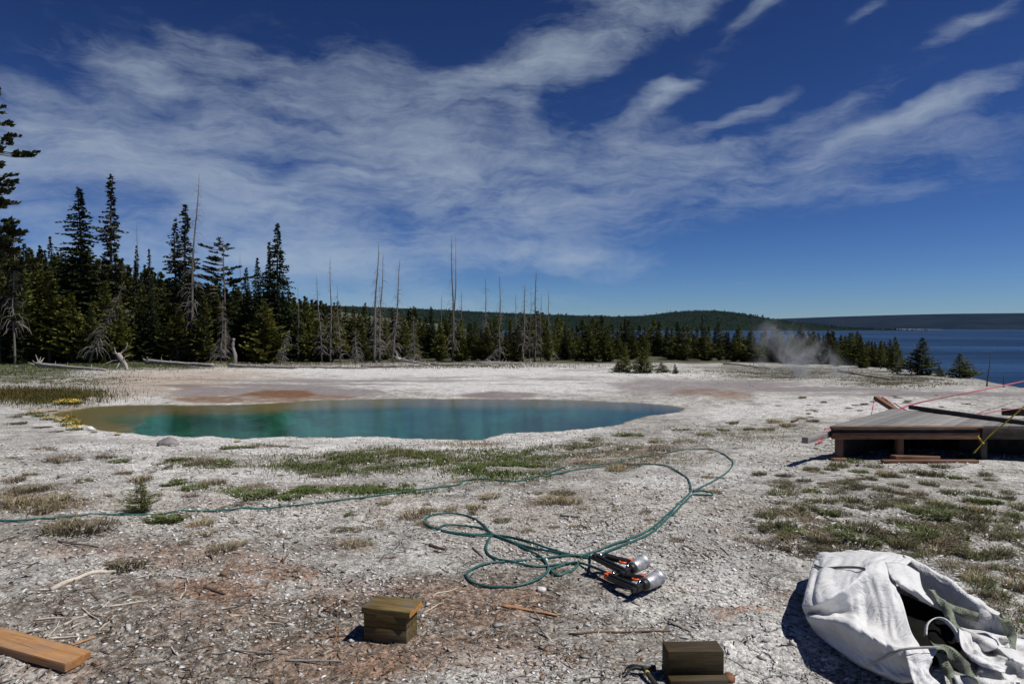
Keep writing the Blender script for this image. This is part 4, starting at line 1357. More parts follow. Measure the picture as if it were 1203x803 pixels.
# ================================================================== bulk bag
BAGM, t, b = material("woven_white_bag")
co = t.coord()
wv = t.new("ShaderNodeTexWave", ins={"Vector": co, "Scale": 140.0}); wv.bands_direction = 'X'
wv2 = t.new("ShaderNodeTexWave", ins={"Vector": co, "Scale": 140.0}); wv2.bands_direction = 'Z'
n_ = t.noise(co, 4, 5, .65)
t.set(b.inputs["Base Color"], t.mix(t.ramp(n_, .45, .8, 0, .6), (.74, .74, .735), (.58, .57, .55)))
b.inputs["Roughness"].default_value = .55
b.inputs["Specular IOR Level"].default_value = .35
hb = t.math('ADD', t.math('MULTIPLY', wv.outputs[1], .02), t.math('SUBTRACT', 1.0, t.math('MULTIPLY', t.math('ABSOLUTE', t.math('SUBTRACT', t.noise(t.mapping(co, rot=(.3, .5, .4), scale=(1, 2.2, 1)), 7, 4, .6, 1.0), .5)), 4.0)))
bn = t.new("ShaderNodeBump", ins={"Strength": 1.0, "Distance": .006, "Height": hb})
t.l.new(bn.outputs[0], b.inputs["Normal"])
tr = t.new("ShaderNodeBsdfTranslucent", ins={"Color": (.5, .49, .47)})
mx = t.new("ShaderNodeMixShader", ins={0: .12, 1: b.outputs[0], 2: tr.outputs[0]})
t.l.new(mx.outputs[0], BAGM.node_tree.nodes["Material Output"].inputs[0])
STRAP = simple("sage_strap", (.17, .19, .145), .9, var=.35, scale=45, bump=.004, spec=.1)
SHADE_SHEET = simple("painted_shade", (.007, .007, .006), .95, spec=.08, var=.3, scale=20, bump=.01)  # near-black colour standing in for shade inside the bag


def catgrid(G, n):
    """smooth surface through a grid of control points"""
    G = np.asarray(G, float)
    A = np.stack([spline(row, n) for row in G])
    return np.stack([spline(A[:, j], n) for j in range(A.shape[1])], 1)


bag = empty("bulk_bag", at(1060, 770))
bag_o = np.array(bag.location)


def patch(name, G, n, wr, seed, mat=BAGM, fn=None, th=.004):
    S = catgrid(G, n)
    r, c = S.shape[:2]
    du = np.gradient(S, axis=1); dv = np.gradient(S, axis=0)
    N = np.cross(du, dv); N /= np.linalg.norm(N, axis=2)[..., None] + 1e-9
    U, Vv = np.meshgrid(np.linspace(0, 1, c), np.linspace(0, 1, r))
    # folds run along the rows' direction (down the cloth), sharp-edged, plus a finer crumple
    q1 = fbm(U * c / 26 + .5 * vnoise(U * 3, Vv * 3, seed + 50), Vv * 1.6 + seed, seed, 2)
    q2 = fbm(U * c / 13 + Vv * 2.2, Vv * 3.5 - U * 2, seed + 7, 2)
    q3 = fbm(U * c / 7 - Vv * 4, Vv * 9, seed + 9, 2)
    w = (1 - 3.2 * np.abs(q1)) + .7 * (1 - 3.4 * np.abs(q2)) + .34 * (1 - 3 * np.abs(q3))
    fade = np.minimum(1, 5 * np.minimum(np.minimum(U, 1 - U), np.minimum(Vv, 1 - Vv)) + .25)
    S = S + N * (w - .9)[..., None] * wr * fade[..., None]
    if fn is not None: S = fn(S, U, Vv)
    i = np.arange(r - 1)[:, None] * c; j = np.arange(c - 1)[None]
    f = np.stack([i + j, i + c + j, i + c + j + 1, i + j + 1], -1).reshape(-1, 4)
    mb = MB(); mb.add(S.reshape(-1, 3) - bag_o, f)
    o = mb.build(name, mat, bag, smooth=True)
    sm_ = o.modifiers.new("thick", 'SOLIDIFY'); sm_.thickness = th; sm_.offset = -1
    return o


w = W


def wz(px, py, z):
    return W(px, py, (1.7 - z) * FPX / (py - HOR))


def Z(*q):
    return [wz(*p) for p in q]


ridge = Z((955, 663, .22), (970, 656, .26), (1000, 652, .30), (1022, 651, .31), (1045, 651, .31), (1062, 652, .30), (1072, 656, .28))
mid = Z((948, 688, .25), (962, 680, .29), (990, 670, .32), (1014, 660, .34), (1030, 658, .35), (1050, 661, .34), (1060, 668, .32))
crease = Z((943, 710, .19), (960, 706, .24), (987, 693, .30), (1008, 677, .34), (1022, 667, .37), (1045, 676, .35), (1053, 684, .32))
upper = Z((944, 716, .16), (962, 714, .20), (988, 706, .23), (1008, 700, .25), (1026, 698, .27), (1046, 704, .27), (1061, 708, .26))
valley = Z((946, 721, .13), (964, 722, .15), (988, 722, .16), (1010, 728, .165), (1030, 736, .17), (1050, 742, .18), (1070, 740, .20))
fold = Z((948, 726, .14), (967, 727, .20), (990, 730, .235), (1012, 739, .235), (1034, 750, .225), (1056, 757, .215), (1080, 757, .2))
under = Z((955, 738, .07), (978, 748, .10), (1003, 759, .11), (1025, 771, .11), (1046, 780, .11), (1066, 782, .12), (1087, 772, .15))
bottom = Z((962, 746, .04), (988, 766, .05), (1016, 783, .05), (1042, 794, .05), (1064, 800, .05), (1083, 792, .07), (1096, 776, .12))
tuck = [q + np.array([.05, .14, 0]) for q in bottom]
for q in tuck: q[2] = float(H(q[0], q[1])) - .03
backg = [q + np.array([.04, .30, 0]) for q in ridge]
for q in backg: q[2] = float(H(q[0], q[1])) - .02
backg[0][0] += .22; backg[0][1] -= .1; backg[1][0] += .12
backm = [(a + b) / 2 + np.array([0, .10, .07]) for a, b in zip(ridge, backg)]
backm2 = [(a * .75 + b * .25) + np.array([0, .07, .04]) for a, b in zip(ridge, backg)]
patch("body", [backg, backm, backm2, ridge, mid, crease, upper, valley, fold, under, bottom, tuck], 12, .015, 3)
ribbon("seam", [q + np.array([0, -.006, .012]) for q in Z((956, 665, .235), (967, 669, .27), (985, 668, .305), (1004, 668, .335), (1016, 670, .36))], .014, simple("dark_seam", (.16, .15, .14), .8), n=6, parent=bag)
ribbon("seam", Z((1016, 783, .075), (1036, 773, .135), (1058, 763, .205), (1083, 760, .22), (1105, 760, .22)), .012, simple("white_seam", (.36, .35, .33), .7), n=6, parent=bag)
# raised back wall of the mouth, running down to the right
bwt = Z((1062, 652, .30), (1085, 663, .29), (1110, 678, .27), (1140, 700, .23), (1164, 717, .19), (1180, 730, .16))
bwo = [q + np.array([.10, .20, 0]) for q in bwt]
for q in bwo: q[2] = float(H(q[0], q[1])) - .01
bwi = Z((1066, 672, .22), (1092, 688, .20), (1118, 706, .17), (1146, 726, .13), (1168, 740, .10), (1184, 750, .08))
bwg = Z((1088, 724, .02), (1110, 736, .02), (1134, 746, .02), (1156, 757, .02), (1174, 765, .02), (1188, 769, .02))
patch("back_wall", [bwo, [(a + b) / 2 + np.array([.03, .05, .06]) for a, b in zip(bwt, bwo)], bwt, bwi, bwg], 9, .012, 5)
patch("torn_flap", [Z((1040, 660, .345), (1062, 662, .33), (1080, 672, .30)), Z((1046, 676, .352), (1064, 680, .335), (1084, 690, .30)), Z((1053, 684, .328), (1072, 692, .32), (1096, 708, .27)), Z((1057, 690, .30), (1076, 701, .28), (1094, 712, .25))], 9, .010, 8)
patch("hollow_shade", [Z((1034, 690, .24), (1076, 704, .20), (1108, 718, .14)), Z((1046, 712, .13), (1082, 720, .10), (1114, 736, .07)), Z((1068, 748, .07), (1096, 752, .05), (1122, 760, .03)), Z((1084, 782, .04), (1108, 780, .03), (1140, 794, .01))], 6, .012, 9, SHADE_SHEET)  # added dark sheet paints the shade of the open hollow
patch("flap", [Z((1062, 760, .205), (1080, 759, .205), (1104, 760, .205)), Z((1066, 774, .17), (1080, 775, .17), (1094, 776, .17)), Z((1070, 790, .13), (1084, 792, .13), (1092, 790, .13)), Z((1074, 806, .09), (1090, 808, .09), (1102, 800, .10)), Z((1084, 826, .03), (1104, 826, .03), (1120, 820, .03))], 7, .010, 12)
patch("spread_cloth", [[wz(1118, 736, .06), wz(1146, 740, .08), wz(1178, 746, .10), wz(1215, 752, .03)],
                       [wz(1128, 748, .03), wz(1158, 753, .13), wz(1184, 758, .06), wz(1218, 764, .10)],
                       [wz(1140, 764, .10), wz(1166, 766, .05), wz(1190, 772, .14), wz(1220, 778, .04)],
                       [wz(1148, 782, .03), wz(1172, 780, .12), wz(1194, 788, .05), wz(1222, 792, .10)],
                       [wz(1142, 800, .02), wz(1174, 804, .03), wz(1200, 808, .08), wz(1224, 812, .02)]], 8, .03, 15)
patch("fold_shade", [Z((1090, 734, .17), (1102, 728, .19), (1121, 738, .18)), Z((1091, 750, .14), (1106, 748, .15), (1126, 754, .15)), Z((1098, 765, .11), (1118, 769, .11), (1138, 774, .10))], 6, .008, 17, SHADE_SHEET)  # near-black patch paints shade into the arched fold
patch("twisted_cloth", [Z((1126, 738, .22), (1140, 742, .20)), Z((1130, 758, .20), (1144, 758, .20)), Z((1140, 774, .18), (1153, 767, .20)), Z((1158, 784, .16), (1166, 775, .18)), Z((1180, 790, .13), (1184, 782, .14))], 8, .016, 19)
ribbon("rim", Z((1087, 746, .165), (1089, 733, .205), (1098, 726, .225), (1110, 728, .225), (1121, 739, .205), (1127, 753, .165)), .022, BAGM, n=6, tilt=(.2, -.7, .6), parent=bag, th=.005)
ribbon("strap", Z((1094, 692, .315), (1104, 704, .285), (1112, 716, .255), (1119, 727, .225), (1124, 739, .205)), .045, STRAP, n=6, tilt=(.8, .2, .3), parent=bag, tw=.7)
ribbon("strap", Z((1108, 709, .185), (1124, 716, .17), (1140, 722, .155), (1156, 726, .14), (1170, 727, .145), (1178, 724, .185)), .05, STRAP, n=6, tilt=(.1, .5, .8), parent=bag, tw=.5)
ribbon("strap", Z((1168, 721, .205), (1180, 729, .195), (1187, 742, .135), (1190, 756, .085), (1191, 769, .045)), .05, STRAP, n=6, tilt=(1, .1, .1), parent=bag, tw=.6)
ribbon("strap", Z((1096, 757, .225), (1110, 762, .205), (1122, 772, .17), (1136, 786, .14), (1150, 800, .11), (1160, 815, .08)), .06, STRAP, n=6, tilt=(.7, .5, .5), parent=bag, tw=.9)
ribbon("strap", Z((1104, 766, .18), (1110, 780, .14), (1118, 795, .10), (1126, 812, .05)), .045, STRAP, n=6, tilt=(.9, .1, .3), parent=bag, tw=.5)
ribbon("strap", Z((1122, 798, .10), (1140, 800, .10), (1162, 803, .10), (1200, 806, .10)), .05, BAGM, n=6, tilt=(.2, .4, .8), parent=bag, tw=.5)
tag(bag, "crumpled white woven bulk bag lying open with green straps and a black hollow", "bag")

# ================================================================== sticks, chips, rock
PALE = simple("bleached_twig", (.50, .44, .36), .9, scale=14, stretch=(1, 1, 1), bump=.004)
BROWNW = simple("old_bark", (.16, .10, .065), .95, scale=18, bump=.008)
DARKW = simple("dark_bark", (.07, .052, .042), .95, scale=18, bump=.006)
ORW = simple("split_wood", (.34, .18, .09), .9, scale=18, bump=.005)
GREYW = simple("grey_bark", (.24, .22, .20), .9, scale=16, bump=.006)


def stick(p, q, r0, mat, name, label, cat="stick", seed=0, r1=None, flat=1.0, wob=.03, fork=None, lift=0.0):
    r = np.random.default_rng(seed)
    a, b = at(*p), at(*q)
    n = 9
    P = a + (b - a) * np.linspace(0, 1, n)[:, None]
    L = np.linalg.norm(b - a)
    side = np.array([-(b - a)[1], (b - a)[0], 0]) / L
    P = P + side * (wob * L * np.cumsum(r.normal(0, .5, n)) / 2)[:, None] * np.sin(np.linspace(0, np.pi, n))[:, None]
    P[:, 2] = np.maximum(H(P[:, 0], P[:, 1]), np.linspace(a[2], b[2], n)) + r0 * flat * .6 + lift
    R = np.linspace(r0, r0 * .5 if r1 is None else r1, n) * r.uniform(.85, 1.15, n)
    mb = MB()
    tube(mb, P, R, 7)
    if fork:
        o_ = P[int(n * fork[0])]
        e_ = o_ + (b - a) / L * fork[1] + side * fork[2] + np.array([0, 0, .01])
        tube(mb, [o_, (o_ + e_) / 2 + np.array([0, 0, .012]), e_], [r0 * .5, r0 * .4, r0 * .2], 5)
    if flat != 1.0:
        zc = P[:, 2].mean()
        mb.v = [np.stack([v[:, 0], v[:, 1], zc + (v[:, 2] - zc) * flat], 1) for v in mb.v]
    o = mb.build(name, mat, smooth=True)
    return tag(o, label, cat)


ST = [
    ((60, 694), (135, 673), .017, PALE, "fallen_branch", "thick pale forked branch lying left of the rusty ground", dict(r1=.014, fork=(.7, .10, .03), wob=.05)),
    ((46, 693), (60, 693), .008, PALE, "stick", "short pale stick touching the left end of the thick forked branch", {}),
    ((262, 677), (275, 662), .024, BROWNW, "bark_chunk", "chunky reddish bark piece standing up on the rusty ground", dict(flat=.9)),
    ((241, 691), (264, 698), .016, DARKW, "bark_chunk", "dark flat bark piece just below the chunky reddish one", dict(flat=.6)),
    ((205, 675), (222, 687), .008, PALE, "stick", "short pale crooked stick left of the bark pieces", dict(wob=.12)),
    ((126, 713), (174, 706), .008, PALE, "stick", "long thin grey stick above the pile of pale twigs", {}),
    ((128, 706), (148, 700), .020, GREYW, "stick", "stubby pale piece of wood just above the long thin grey stick", dict(flat=.6)),
    ((40, 728), (82, 726), .005, PALE, "stick", "thin level twig at the left of the pale twig pile", dict(wob=.08)),
    ((57, 748), (70, 729), .005, PALE, "stick", "steep thin twig crossing the left of the pale twig pile", {}),
    ((75, 734), (104, 722), .006, PALE, "stick", "slanting twig in the middle of the pale twig pile", dict(wob=.08)),
    ((96, 714), (117, 729), .006, PALE, "stick", "forked twig at the top right of the pale twig pile", dict(fork=(.4, .04, .03))),
    ((58, 750), (96, 747), .006, PALE, "stick", "lowest level twig of the pale twig pile", {}),
    ((116, 741), (134, 724), .005, PALE, "stick", "upright twig at the right of the pale twig pile", {}),
    ((82, 739), (100, 730), .004, PALE, "stick", "smallest twig of the pale twig pile", {}),
    ((82, 759), (112, 748), .014, ORW, "wood_chip", "tan split wood chip above the orange plank", dict(flat=.5)),
    ((150, 759), (204, 762), .005, BROWNW, "stick", "thin brown stick right of the orange plank", {}),
    ((201, 760), (209, 770), .005, PALE, "stick", "short pale twig ending the thin brown stick", {}),
    ((68, 636), (116, 643), .008, DARKW, "stick", "dark dead branch under the hose near the left edge", dict(wob=.09, fork=(.3, .12, .08))),
    ((100, 631), (132, 615), .008, GREYW, "stick", "grey branch reaching up towards the hose near the left edge", dict(wob=.06)),
    ((668, 745), (788, 741), .007, BROWNW, "stick", "long straight brown stick lying right of the capped block", dict(wob=.01)),
    ((786, 731), (812, 742), .018, GREYW, "bark_chunk", "grey-topped dark slab at the end of the long brown stick", dict(flat=.5)),
    ((659, 606), (682, 608), .016, GREYW, "wood_chunk", "short grey wood chunk below the far hose bend", dict(flat=.8)),
    ((505, 641), (523, 646), .020, DARKW, "bark_chunk", "dark bark chunk inside the hose loops", dict(flat=.7)),
    ((555, 643), (570, 656), .007, BROWNW, "stick", "thin brown stick beside the hose loops", {}),
    ((803, 641), (816, 647), .007, BROWNW, "stick", "brown stick right of the hose, closest to it of three", {}),
    ((826, 650), (837, 658), .007, BROWNW, "stick", "middle brown stick of three right of the hose", {}),
    ((846, 643), (856, 652), .005, DARKW, "stick", "outermost dark stick of three right of the hose", {}),
    ((590, 711), (655, 724), .022, ORW, "bark_chunk", "long tapered orange-brown bark slab above the long straight stick", dict(flat=.4)),
    ((497, 720), (521, 708), .005, PALE, "stick", "pale straw touching the orange end of the capped block", {}),
    ((505, 703), (537, 691), .005, PALE, "stick", "pale straw behind the capped block", {}),
    ((270, 763), (340, 769), .006, GREYW, "stick", "long grey stick left of the capped block", dict(wob=.02)),
    ((335, 776), (402, 777), .006, GREYW, "stick", "grey stick just below the long one left of the capped block", dict(wob=.02)),
    ((0, 667), (34, 660), .006, DARKW, "stick", "dark crooked stick at the left edge above the orange plank", dict(wob=.1)),
    ((0, 637), (18, 631), .006, DARKW, "stick", "short dark stick at the left edge just under the hose", {}),
    ((930, 496), (938, 493), .03, DARKW, "rock", "dark reddish lump among dry tufts left of the boardwalk", dict(r1=.03)),
]
for i, (p, q, r0, m_, nm, lb, kw) in enumerate(ST):
    stick(p, q, r0, m_, nm, lb, {"rock": "rock", "bark_chunk": "bark", "wood_chip": "wood chip", "wood_chunk": "wood chunk", "fallen_branch": "branch"}.get(nm, "stick"), seed=50 + i, **kw)

for i in range(26):
    x, y = random.uniform(60, 420), random.uniform(676, 785)
    if y > 735 and x < 120: continue
    a_ = random.gauss(-.5, .6); L_ = random.uniform(8, 34)
    o = stick((x, y), (x + L_ * math.cos(a_), y + L_ * .6 * math.sin(a_)), random.uniform(.003, .006), random.choice((PALE, PALE, GREYW, BROWNW)), "stick",
              "short thin twig strewn over the brown litter between the orange plank and the capped block", seed=200 + i, wob=.08)
    o["group"] = "twigs strewn over the litter"
# grey rock beside the pool
ROCK = simple("grey_rock", (.20, .185, .18), .9, scale=9, bump=.02)


def rock(px, py, s, label, seed, mat=ROCK):
    import bmesh
    bmx = bmesh.new()
    bmesh.ops.create_icosphere(bmx, subdivisions=3, radius=1)
    V = np.array([v.co for v in bmx.verts])
    F = np.array([[v.index for v in f.verts] for f in bmx.faces])
    bmx.free()
    n = 1 + .5 * vnoise(V[:, 0] * 1.3 + V[:, 2] + seed, V[:, 1] * 1.3 - V[:, 2], seed) + .15 * vnoise(V[:, 0] * 5, V[:, 1] * 5 + V[:, 2] * 3, seed + 1)
    mb = MB(); mb.add(V * n[:, None] * np.array(s), F)
    o = mb.build("rock", mat, smooth=False)
    p = at(px, py)
    o.location = p + np.array([0, 0, s[2] * .25])
    return tag(o, label, "rock")


rock(197, 523, (.16, .12, .10), "flat grey rock lying beside the pool's near edge", 4)
WR = simple("white_rock", (.55, .53, .5), .9, scale=12, bump=.01)
rock(105, 505, (.12, .09, .07), "small pale rock at the olive end of the pool, right of the yellow flowers", 6, WR)
rock(95, 503, (.09, .08, .06), "smaller pale rock between the yellow flowers and the pool", 8, WR)
rock(575, 692, (.05, .04, .03), "white stone beside the hose loop end", 9, WR) if False else None
rock(636, 693, (.035, .03, .02), "white stone just outside the lowest hose loop", 10, WR)
rock(800, 442, (.12, .1, .1), "small white stone on the flats right of the bushes", 11, WR) if False else None

# ================================================================== vegetation
GR = simple("grass_blades", (1, 1, 1), .75, var=.12, usecol=True, transl=.2, spec=.2)


def blades(n, rad, hlo, hhi, spread, wid, cols, seed):
    """blade triangles in two segments, around the origin"""
    r = np.random.default_rng(seed)
    a = r.random(n) * 2 * np.pi; rad_ = rad * np.sqrt(r.random(n))
    base = np.stack([np.cos(a) * rad_, np.sin(a) * rad_, np.full(n, -.01)], 1)
    b_ = a + r.normal(0, .9, n)
    h = r.uniform(hlo, hhi, n); s = spread * h * r.uniform(.2, 1.2, n)
    out = np.stack([np.cos(b_), np.sin(b_), 0 * b_], 1)
    mid = base + out * s[:, None] * .35 + np.stack([0 * h, 0 * h, h * .65], 1)
    tip = base + out * s[:, None] + np.stack([0 * h, 0 * h, h * r.uniform(.7, 1, n)], 1)
    sd = np.stack([-np.sin(b_), np.cos(b_), 0 * b_], 1) * wid
    V = np.stack([base - sd, base + sd, mid + sd * .8, mid - sd * .8, tip], 1).reshape(-1, 3)
    k = np.arange(n)[:, None] * 5
    f4 = k + np.array([[0, 1, 2, 3]]); f3 = k + np.array([[3, 2, 4]])
    ci = r.integers(0, len(cols), n)
    C = np.array(cols)[ci] * r.uniform(.7, 1.25, (n, 1))
    return V, f4, f3, np.repeat(C, 5, 0)


GREENS = [(.095, .13, .035), (.08, .115, .03), (.125, .145, .05)]
DRY = [(.34, .27, .15), (.28, .22, .125), (.20, .16, .10), (.38, .33, .21)]
SAGE = [(.17, .175, .105), (.14, .15, .085)]
BROWN = [(.17, .135, .095), (.13, .105, .075), (.21, .165, .115)]


def tuft_mesh(n, rad, hlo, hhi, spread, wid, cols, seed):
    V, f4, f3, C = blades(n, rad, hlo, hhi, spread, wid, cols, seed)
    mb = MB(); mb.add(V, f4, C); mb.f.append((f3, 0))
    return mb.mesh("grass_tuft", GR)


TM = {
    "mixed": [tuft_mesh(230, .10, .03, .10, 1.1, .0035, GREENS + DRY + SAGE, 1), tuft_mesh(260, .12, .03, .11, 1.2, .0035, SAGE + DRY + BROWN, 2), tuft_mesh(200, .11, .02, .08, 1.3, .004, GREENS + SAGE + BROWN, 3)],
    "sage": [tuft_mesh(300, .11, .02, .085, 1.0, .0035, [(.10, .105, .055), (.13, .12, .07), (.09, .08, .05), (.075, .095, .035), (.22, .18, .11)], 10), tuft_mesh(320, .12, .02, .07, 1.2, .0035, [(.10, .10, .055), (.12, .105, .065), (.085, .075, .05), (.20, .165, .10)], 11)],
    "dry": [tuft_mesh(280, .13, .03, .10, 1.2, .003, DRY + BROWN, 4), tuft_mesh(260, .12, .02, .09, 1.5, .003, DRY, 5)],
    "brown": [tuft_mesh(320, .14, .015, .055, 1.8, .004, BROWN + SAGE, 6), tuft_mesh(320, .15, .015, .05, 1.8, .004, BROWN + DRY[2:3], 7)],
    "green": [tuft_mesh(240, .12, .02, .06, 1.4, .006, GREENS, 8), tuft_mesh(260, .14, .02, .055, 1.6, .007, GREENS + SAGE[:1], 9)],
}


def tuft(px, py, kind, s, label, group, name="grass_tuft", cat="grass tuft"):
    p = at(px, py)
    o = link(name, random.choice(TM[kind]), None, p)
    o.rotation_euler = (random.uniform(-.1, .1), random.uniform(-.1, .1), random.random() * 6.28)
    o.scale = (s, s, s * random.uniform(.55, .9))
    return tag(o, label, cat, group)


# right-hand tufts, traced one by one from the photograph (crop scale 3.97)
RT = [(410, 400), (215, 440), (305, 440), (430, 450), (340, 425), (560, 465), (670, 455), (770, 465), (890, 480), (180, 490), (120, 530), (355, 510), (405, 490), (455, 515), (545, 535), (535, 562), (615, 515), (760, 510), (660, 545),
      (1005, 555), (1150, 550), (1060, 590), (820, 610), (640, 590), (585, 608), (380, 595), (320, 548), (215, 545), (90, 600), (185, 625), (265, 590), (270, 640), (210, 690), (140, 730), (40, 715), (10, 660), (430, 710), (430, 760), (320, 725), (635, 690),
      (755, 650), (800, 665), (580, 745), (660, 775), (760, 755), (740, 710), (815, 715), (935, 665), (945, 710), (995, 640), (1040, 750), (1140, 730), (1070, 690), (1190, 660), (910, 780), (1190, 620), (480, 485), (410, 530), (650, 620), (700, 635), (500, 425),
      (820, 430), (940, 385), (730, 375), (75, 555), (150, 660), (250, 760), (350, 650), (520, 610), (1110, 575), (870, 550), (925, 630), (290, 770), (130, 780), (700, 740), (860, 745), (1170, 780), (1000, 590), (60, 505)]
for i, (X, Y) in enumerate(RT):
    k_ = random.choice(("mixed", "mixed", "sage", "sage", "green", "brown")) if Y > 420 else "green"
    tuft(900 + X / 3.97, 441 + Y / 3.97, k_, random.uniform(.75, 1.35), "small clump of grass in the patchy ground between boardwalk and white bag", "grass tufts before the boardwalk")
RT2 = [(1180, 668), (1196, 690), (1130, 668), (1150, 655), (1170, 700), (1100, 645), (1196, 735), (910, 640), (940, 650), (925, 632), (1010, 640), (1060, 640), (1030, 630), (985, 645), (1120, 640), (1080, 630), (1190, 650), (1185, 715), (1150, 680)]
for X, Y in RT2:
    tuft(X, Y, random.choice(("mixed", "brown", "mixed")), random.uniform(.6, 1.0), "small clump of grass in the patchy ground between boardwalk and white bag", "grass tufts before the boardwalk")
for i in range(95):
    X, Y = random.uniform(890, 1203), random.uniform(548, 695)
    if X < 930 and Y > 640: continue
    if X > 940 and Y > 655 - (X - 940) * -.25: continue
    tuft(X, Y, random.choice(("brown", "sage", "mixed", "sage")), random.uniform(.4, .85), "small clump of grass in the patchy ground between boardwalk and white bag", "grass tufts before the boardwalk")

LT = [(52, 528, "brown", 1.2), (75, 540, "brown", 1.6), (140, 542, "green", 1.0), (130, 536, "brown", 1.3), (186, 550, "brown", 1.3), (210, 540, "green", 1.5), (230, 543, "brown", 1.6), (258, 544, "green", 1.4), (285, 526, "green", 1.6), (305, 525, "brown", 1.5), (270, 527, "green", 1.2),
      (330, 524, "brown", 1.0), (352, 527, "brown", 1.0), (165, 564, "dry", 1.1), (145, 556, "dry", .8), (100, 565, "mixed", .8), (15, 565, "dry", 1.0), (35, 558, "mixed", .8), (36, 575, "brown", 1.3), (60, 588, "dry", 1.4), (20, 592, "dry", 1.5), (45, 598, "brown", 1.2),
      (215, 566, "green", 1.1), (228, 574, "green", 1.2), (250, 568, "dry", 1.1), (200, 570, "green", .8), (90, 622, "brown", 1.8), (75, 618, "dry", 1.2), (110, 618, "brown", 1.3), (200, 610, "green", 1.5), (190, 611, "green", 1.2), (212, 611, "green", 1.0), (236, 617, "dry", .9),
      (240, 628, "dry", .8), (140, 668, "brown", 1.3), (150, 662, "brown", 1.0), (262, 645, "dry", .8), (280, 640, "dry", .6), (415, 640, "dry", .8), (490, 607, "dry", 1.1), (527, 599, "dry", .7), (560, 597, "dry", .8), (575, 584, "dry", .9), (650, 589, "dry", 1.2), (662, 579, "brown", .9),
      (634, 592, "dry", .6), (670, 590, "dry", 1.0), (735, 548, "brown", 1.4), (725, 552, "dry", 1.2), (760, 535, "brown", 1.7), (690, 545, "brown", 1.2), (740, 527, "brown", 1.6), (780, 527, "brown", 1.7), (805, 520, "brown", 1.6), (770, 520, "mixed", 1.3), (830, 512, "mixed", 1.6),
      (850, 506, "mixed", 1.5), (800, 505, "green", 1.4), (730, 512, "green", 1.6), (745, 512, "green", 1.4), (700, 517, "mixed", 1.3), (860, 497, "mixed", 1.4), (910, 495, "dry", 1.6), (925, 500, "dry", 1.6), (940, 492, "dry", 1.4), (955, 495, "mixed", 1.4), (900, 505, "dry", 1.4), (880, 505, "mixed", 1.2),
      (60, 483, "brown", 1.0), (15, 490, "brown", 1.4), (30, 487, "brown", 1.5), (18, 498, "brown", 1.6), (50, 502, "brown", 1.3), (66, 507, "brown", 1.0), (590, 612, "mixed", .7), (380, 560, "brown", 1.3), (300, 574, "brown", 1.2), (340, 585, "green", 1.2), (320, 580, "green", 1.3), (285, 580, "green", 1.2), (305, 582, "green", 1.3)]
for i in range(34):
    X, Y = random.uniform(905, 1200), random.triangular(463, 498, 470)
    if X > 960 and Y > 486 - (X - 960) * .05: continue
    LT.append((X, Y, random.choice(("brown", "brown", "mixed")), random.uniform(.5, 1.1)))
for i in range(60):
    X, Y = random.uniform(0, 560), random.uniform(530, 640)
    LT.append((X, Y, random.choice(("brown", "dry", "brown", "green")), random.uniform(.25, .6)))
for i in range(30):
    X, Y = random.uniform(620, 900), random.uniform(505, 640)
    LT.append((X, Y, random.choice(("brown", "dry", "brown")), random.uniform(.25, .6)))
SUBJ = {"green": "low green plant clump on the pale gravel around the pool and hose", "dry": "straw-coloured grass clump on the pale gravel around the pool and hose", "brown": "low brown mat of dry plants on the pale gravel around the pool and hose", "mixed": "mixed green and straw grass clump on the pale gravel around the pool and hose"}
for X, Y, k_, s_ in LT:
    tuft(X, Y, k_, s_, SUBJ[k_], k_ + " clumps around the pool and hose", {"green": "plant_clump", "brown": "plant_mat"}.get(k_, "grass_tuft"), {"green": "plant", "brown": "plant"}.get(k_, "grass tuft"))

# grass that nobody could count
gm = MB()


def grass_patch(px, py, rx, ry, n, hlo, hhi, cols, seed, spread=.8, wid=.005, thr=-.05):
    r = np.random.default_rng(seed)
    c = at(px, py); a = at(px, py - ry); b = at(px, py + ry)
    cnt = 0
    q = r.normal(0, .5, (n * 2, 2))
    xs = (px + q[:, 0] * rx); ysd = c[1] + q[:, 1] * np.where(q[:, 1] > 0, a[1] - c[1], c[1] - b[1])
    X = (xs - CX) / FPX * ysd
    k = fbm(X * 1.7, ysd * 1.7, seed, 3) > thr
    X, Y = X[k][:n], ysd[k][:n]
    Z = H(X, Y)
    ok = sd_pool(X, Y) > .12
    X, Y, Z = X[ok], Y[ok], Z[ok]
    V, f4, f3, C = blades(len(X), 0.0, hlo, hhi, spread, wid, cols, seed)
    V = V.reshape(-1, 5, 3) + np.stack([X, Y, Z], 1)[:, None]
    base = gm.n
    gm.add(V.reshape(-1, 3), f4, C); gm.f.append((f3, base))


grass_patch(395, 545, 75, 12, 6200, .02, .085, GREENS + GREENS + SAGE, 1)
grass_patch(470, 538, 70, 11, 6600, .02, .09, GREENS + GREENS + DRY[:1], 2)
grass_patch(425, 540, 130, 13, 3500, .02, .06, GREENS + SAGE + BROWN, 3)
grass_patch(590, 548, 60, 15, 4200, .02, .07, GREENS, 4, 1.2, .007)
grass_patch(620, 535, 55, 10, 2600, .02, .07, GREENS + SAGE, 5, 1.2, .006)
grass_patch(680, 528, 45, 8, 1800, .02, .06, GREENS + BROWN, 6, 1.2, .006)
grass_patch(720, 535, 110, 14, 3200, .015, .05, BROWN + DRY + SAGE, 7, 1.5, .005)
grass_patch(350, 576, 80, 5, 2200, .015, .05, GREENS, 8, 1.3, .007)
grass_patch(455, 575, 55, 5, 2000, .015, .05, GREENS, 9, 1.3, .007)
grass_patch(40, 588, 50, 12, 3000, .02, .06, DRY + BROWN, 10, 1.5, .004)
grass_patch(245, 545, 60, 6, 1500, .015, .05, GREENS + BROWN, 11, 1.4, .006)
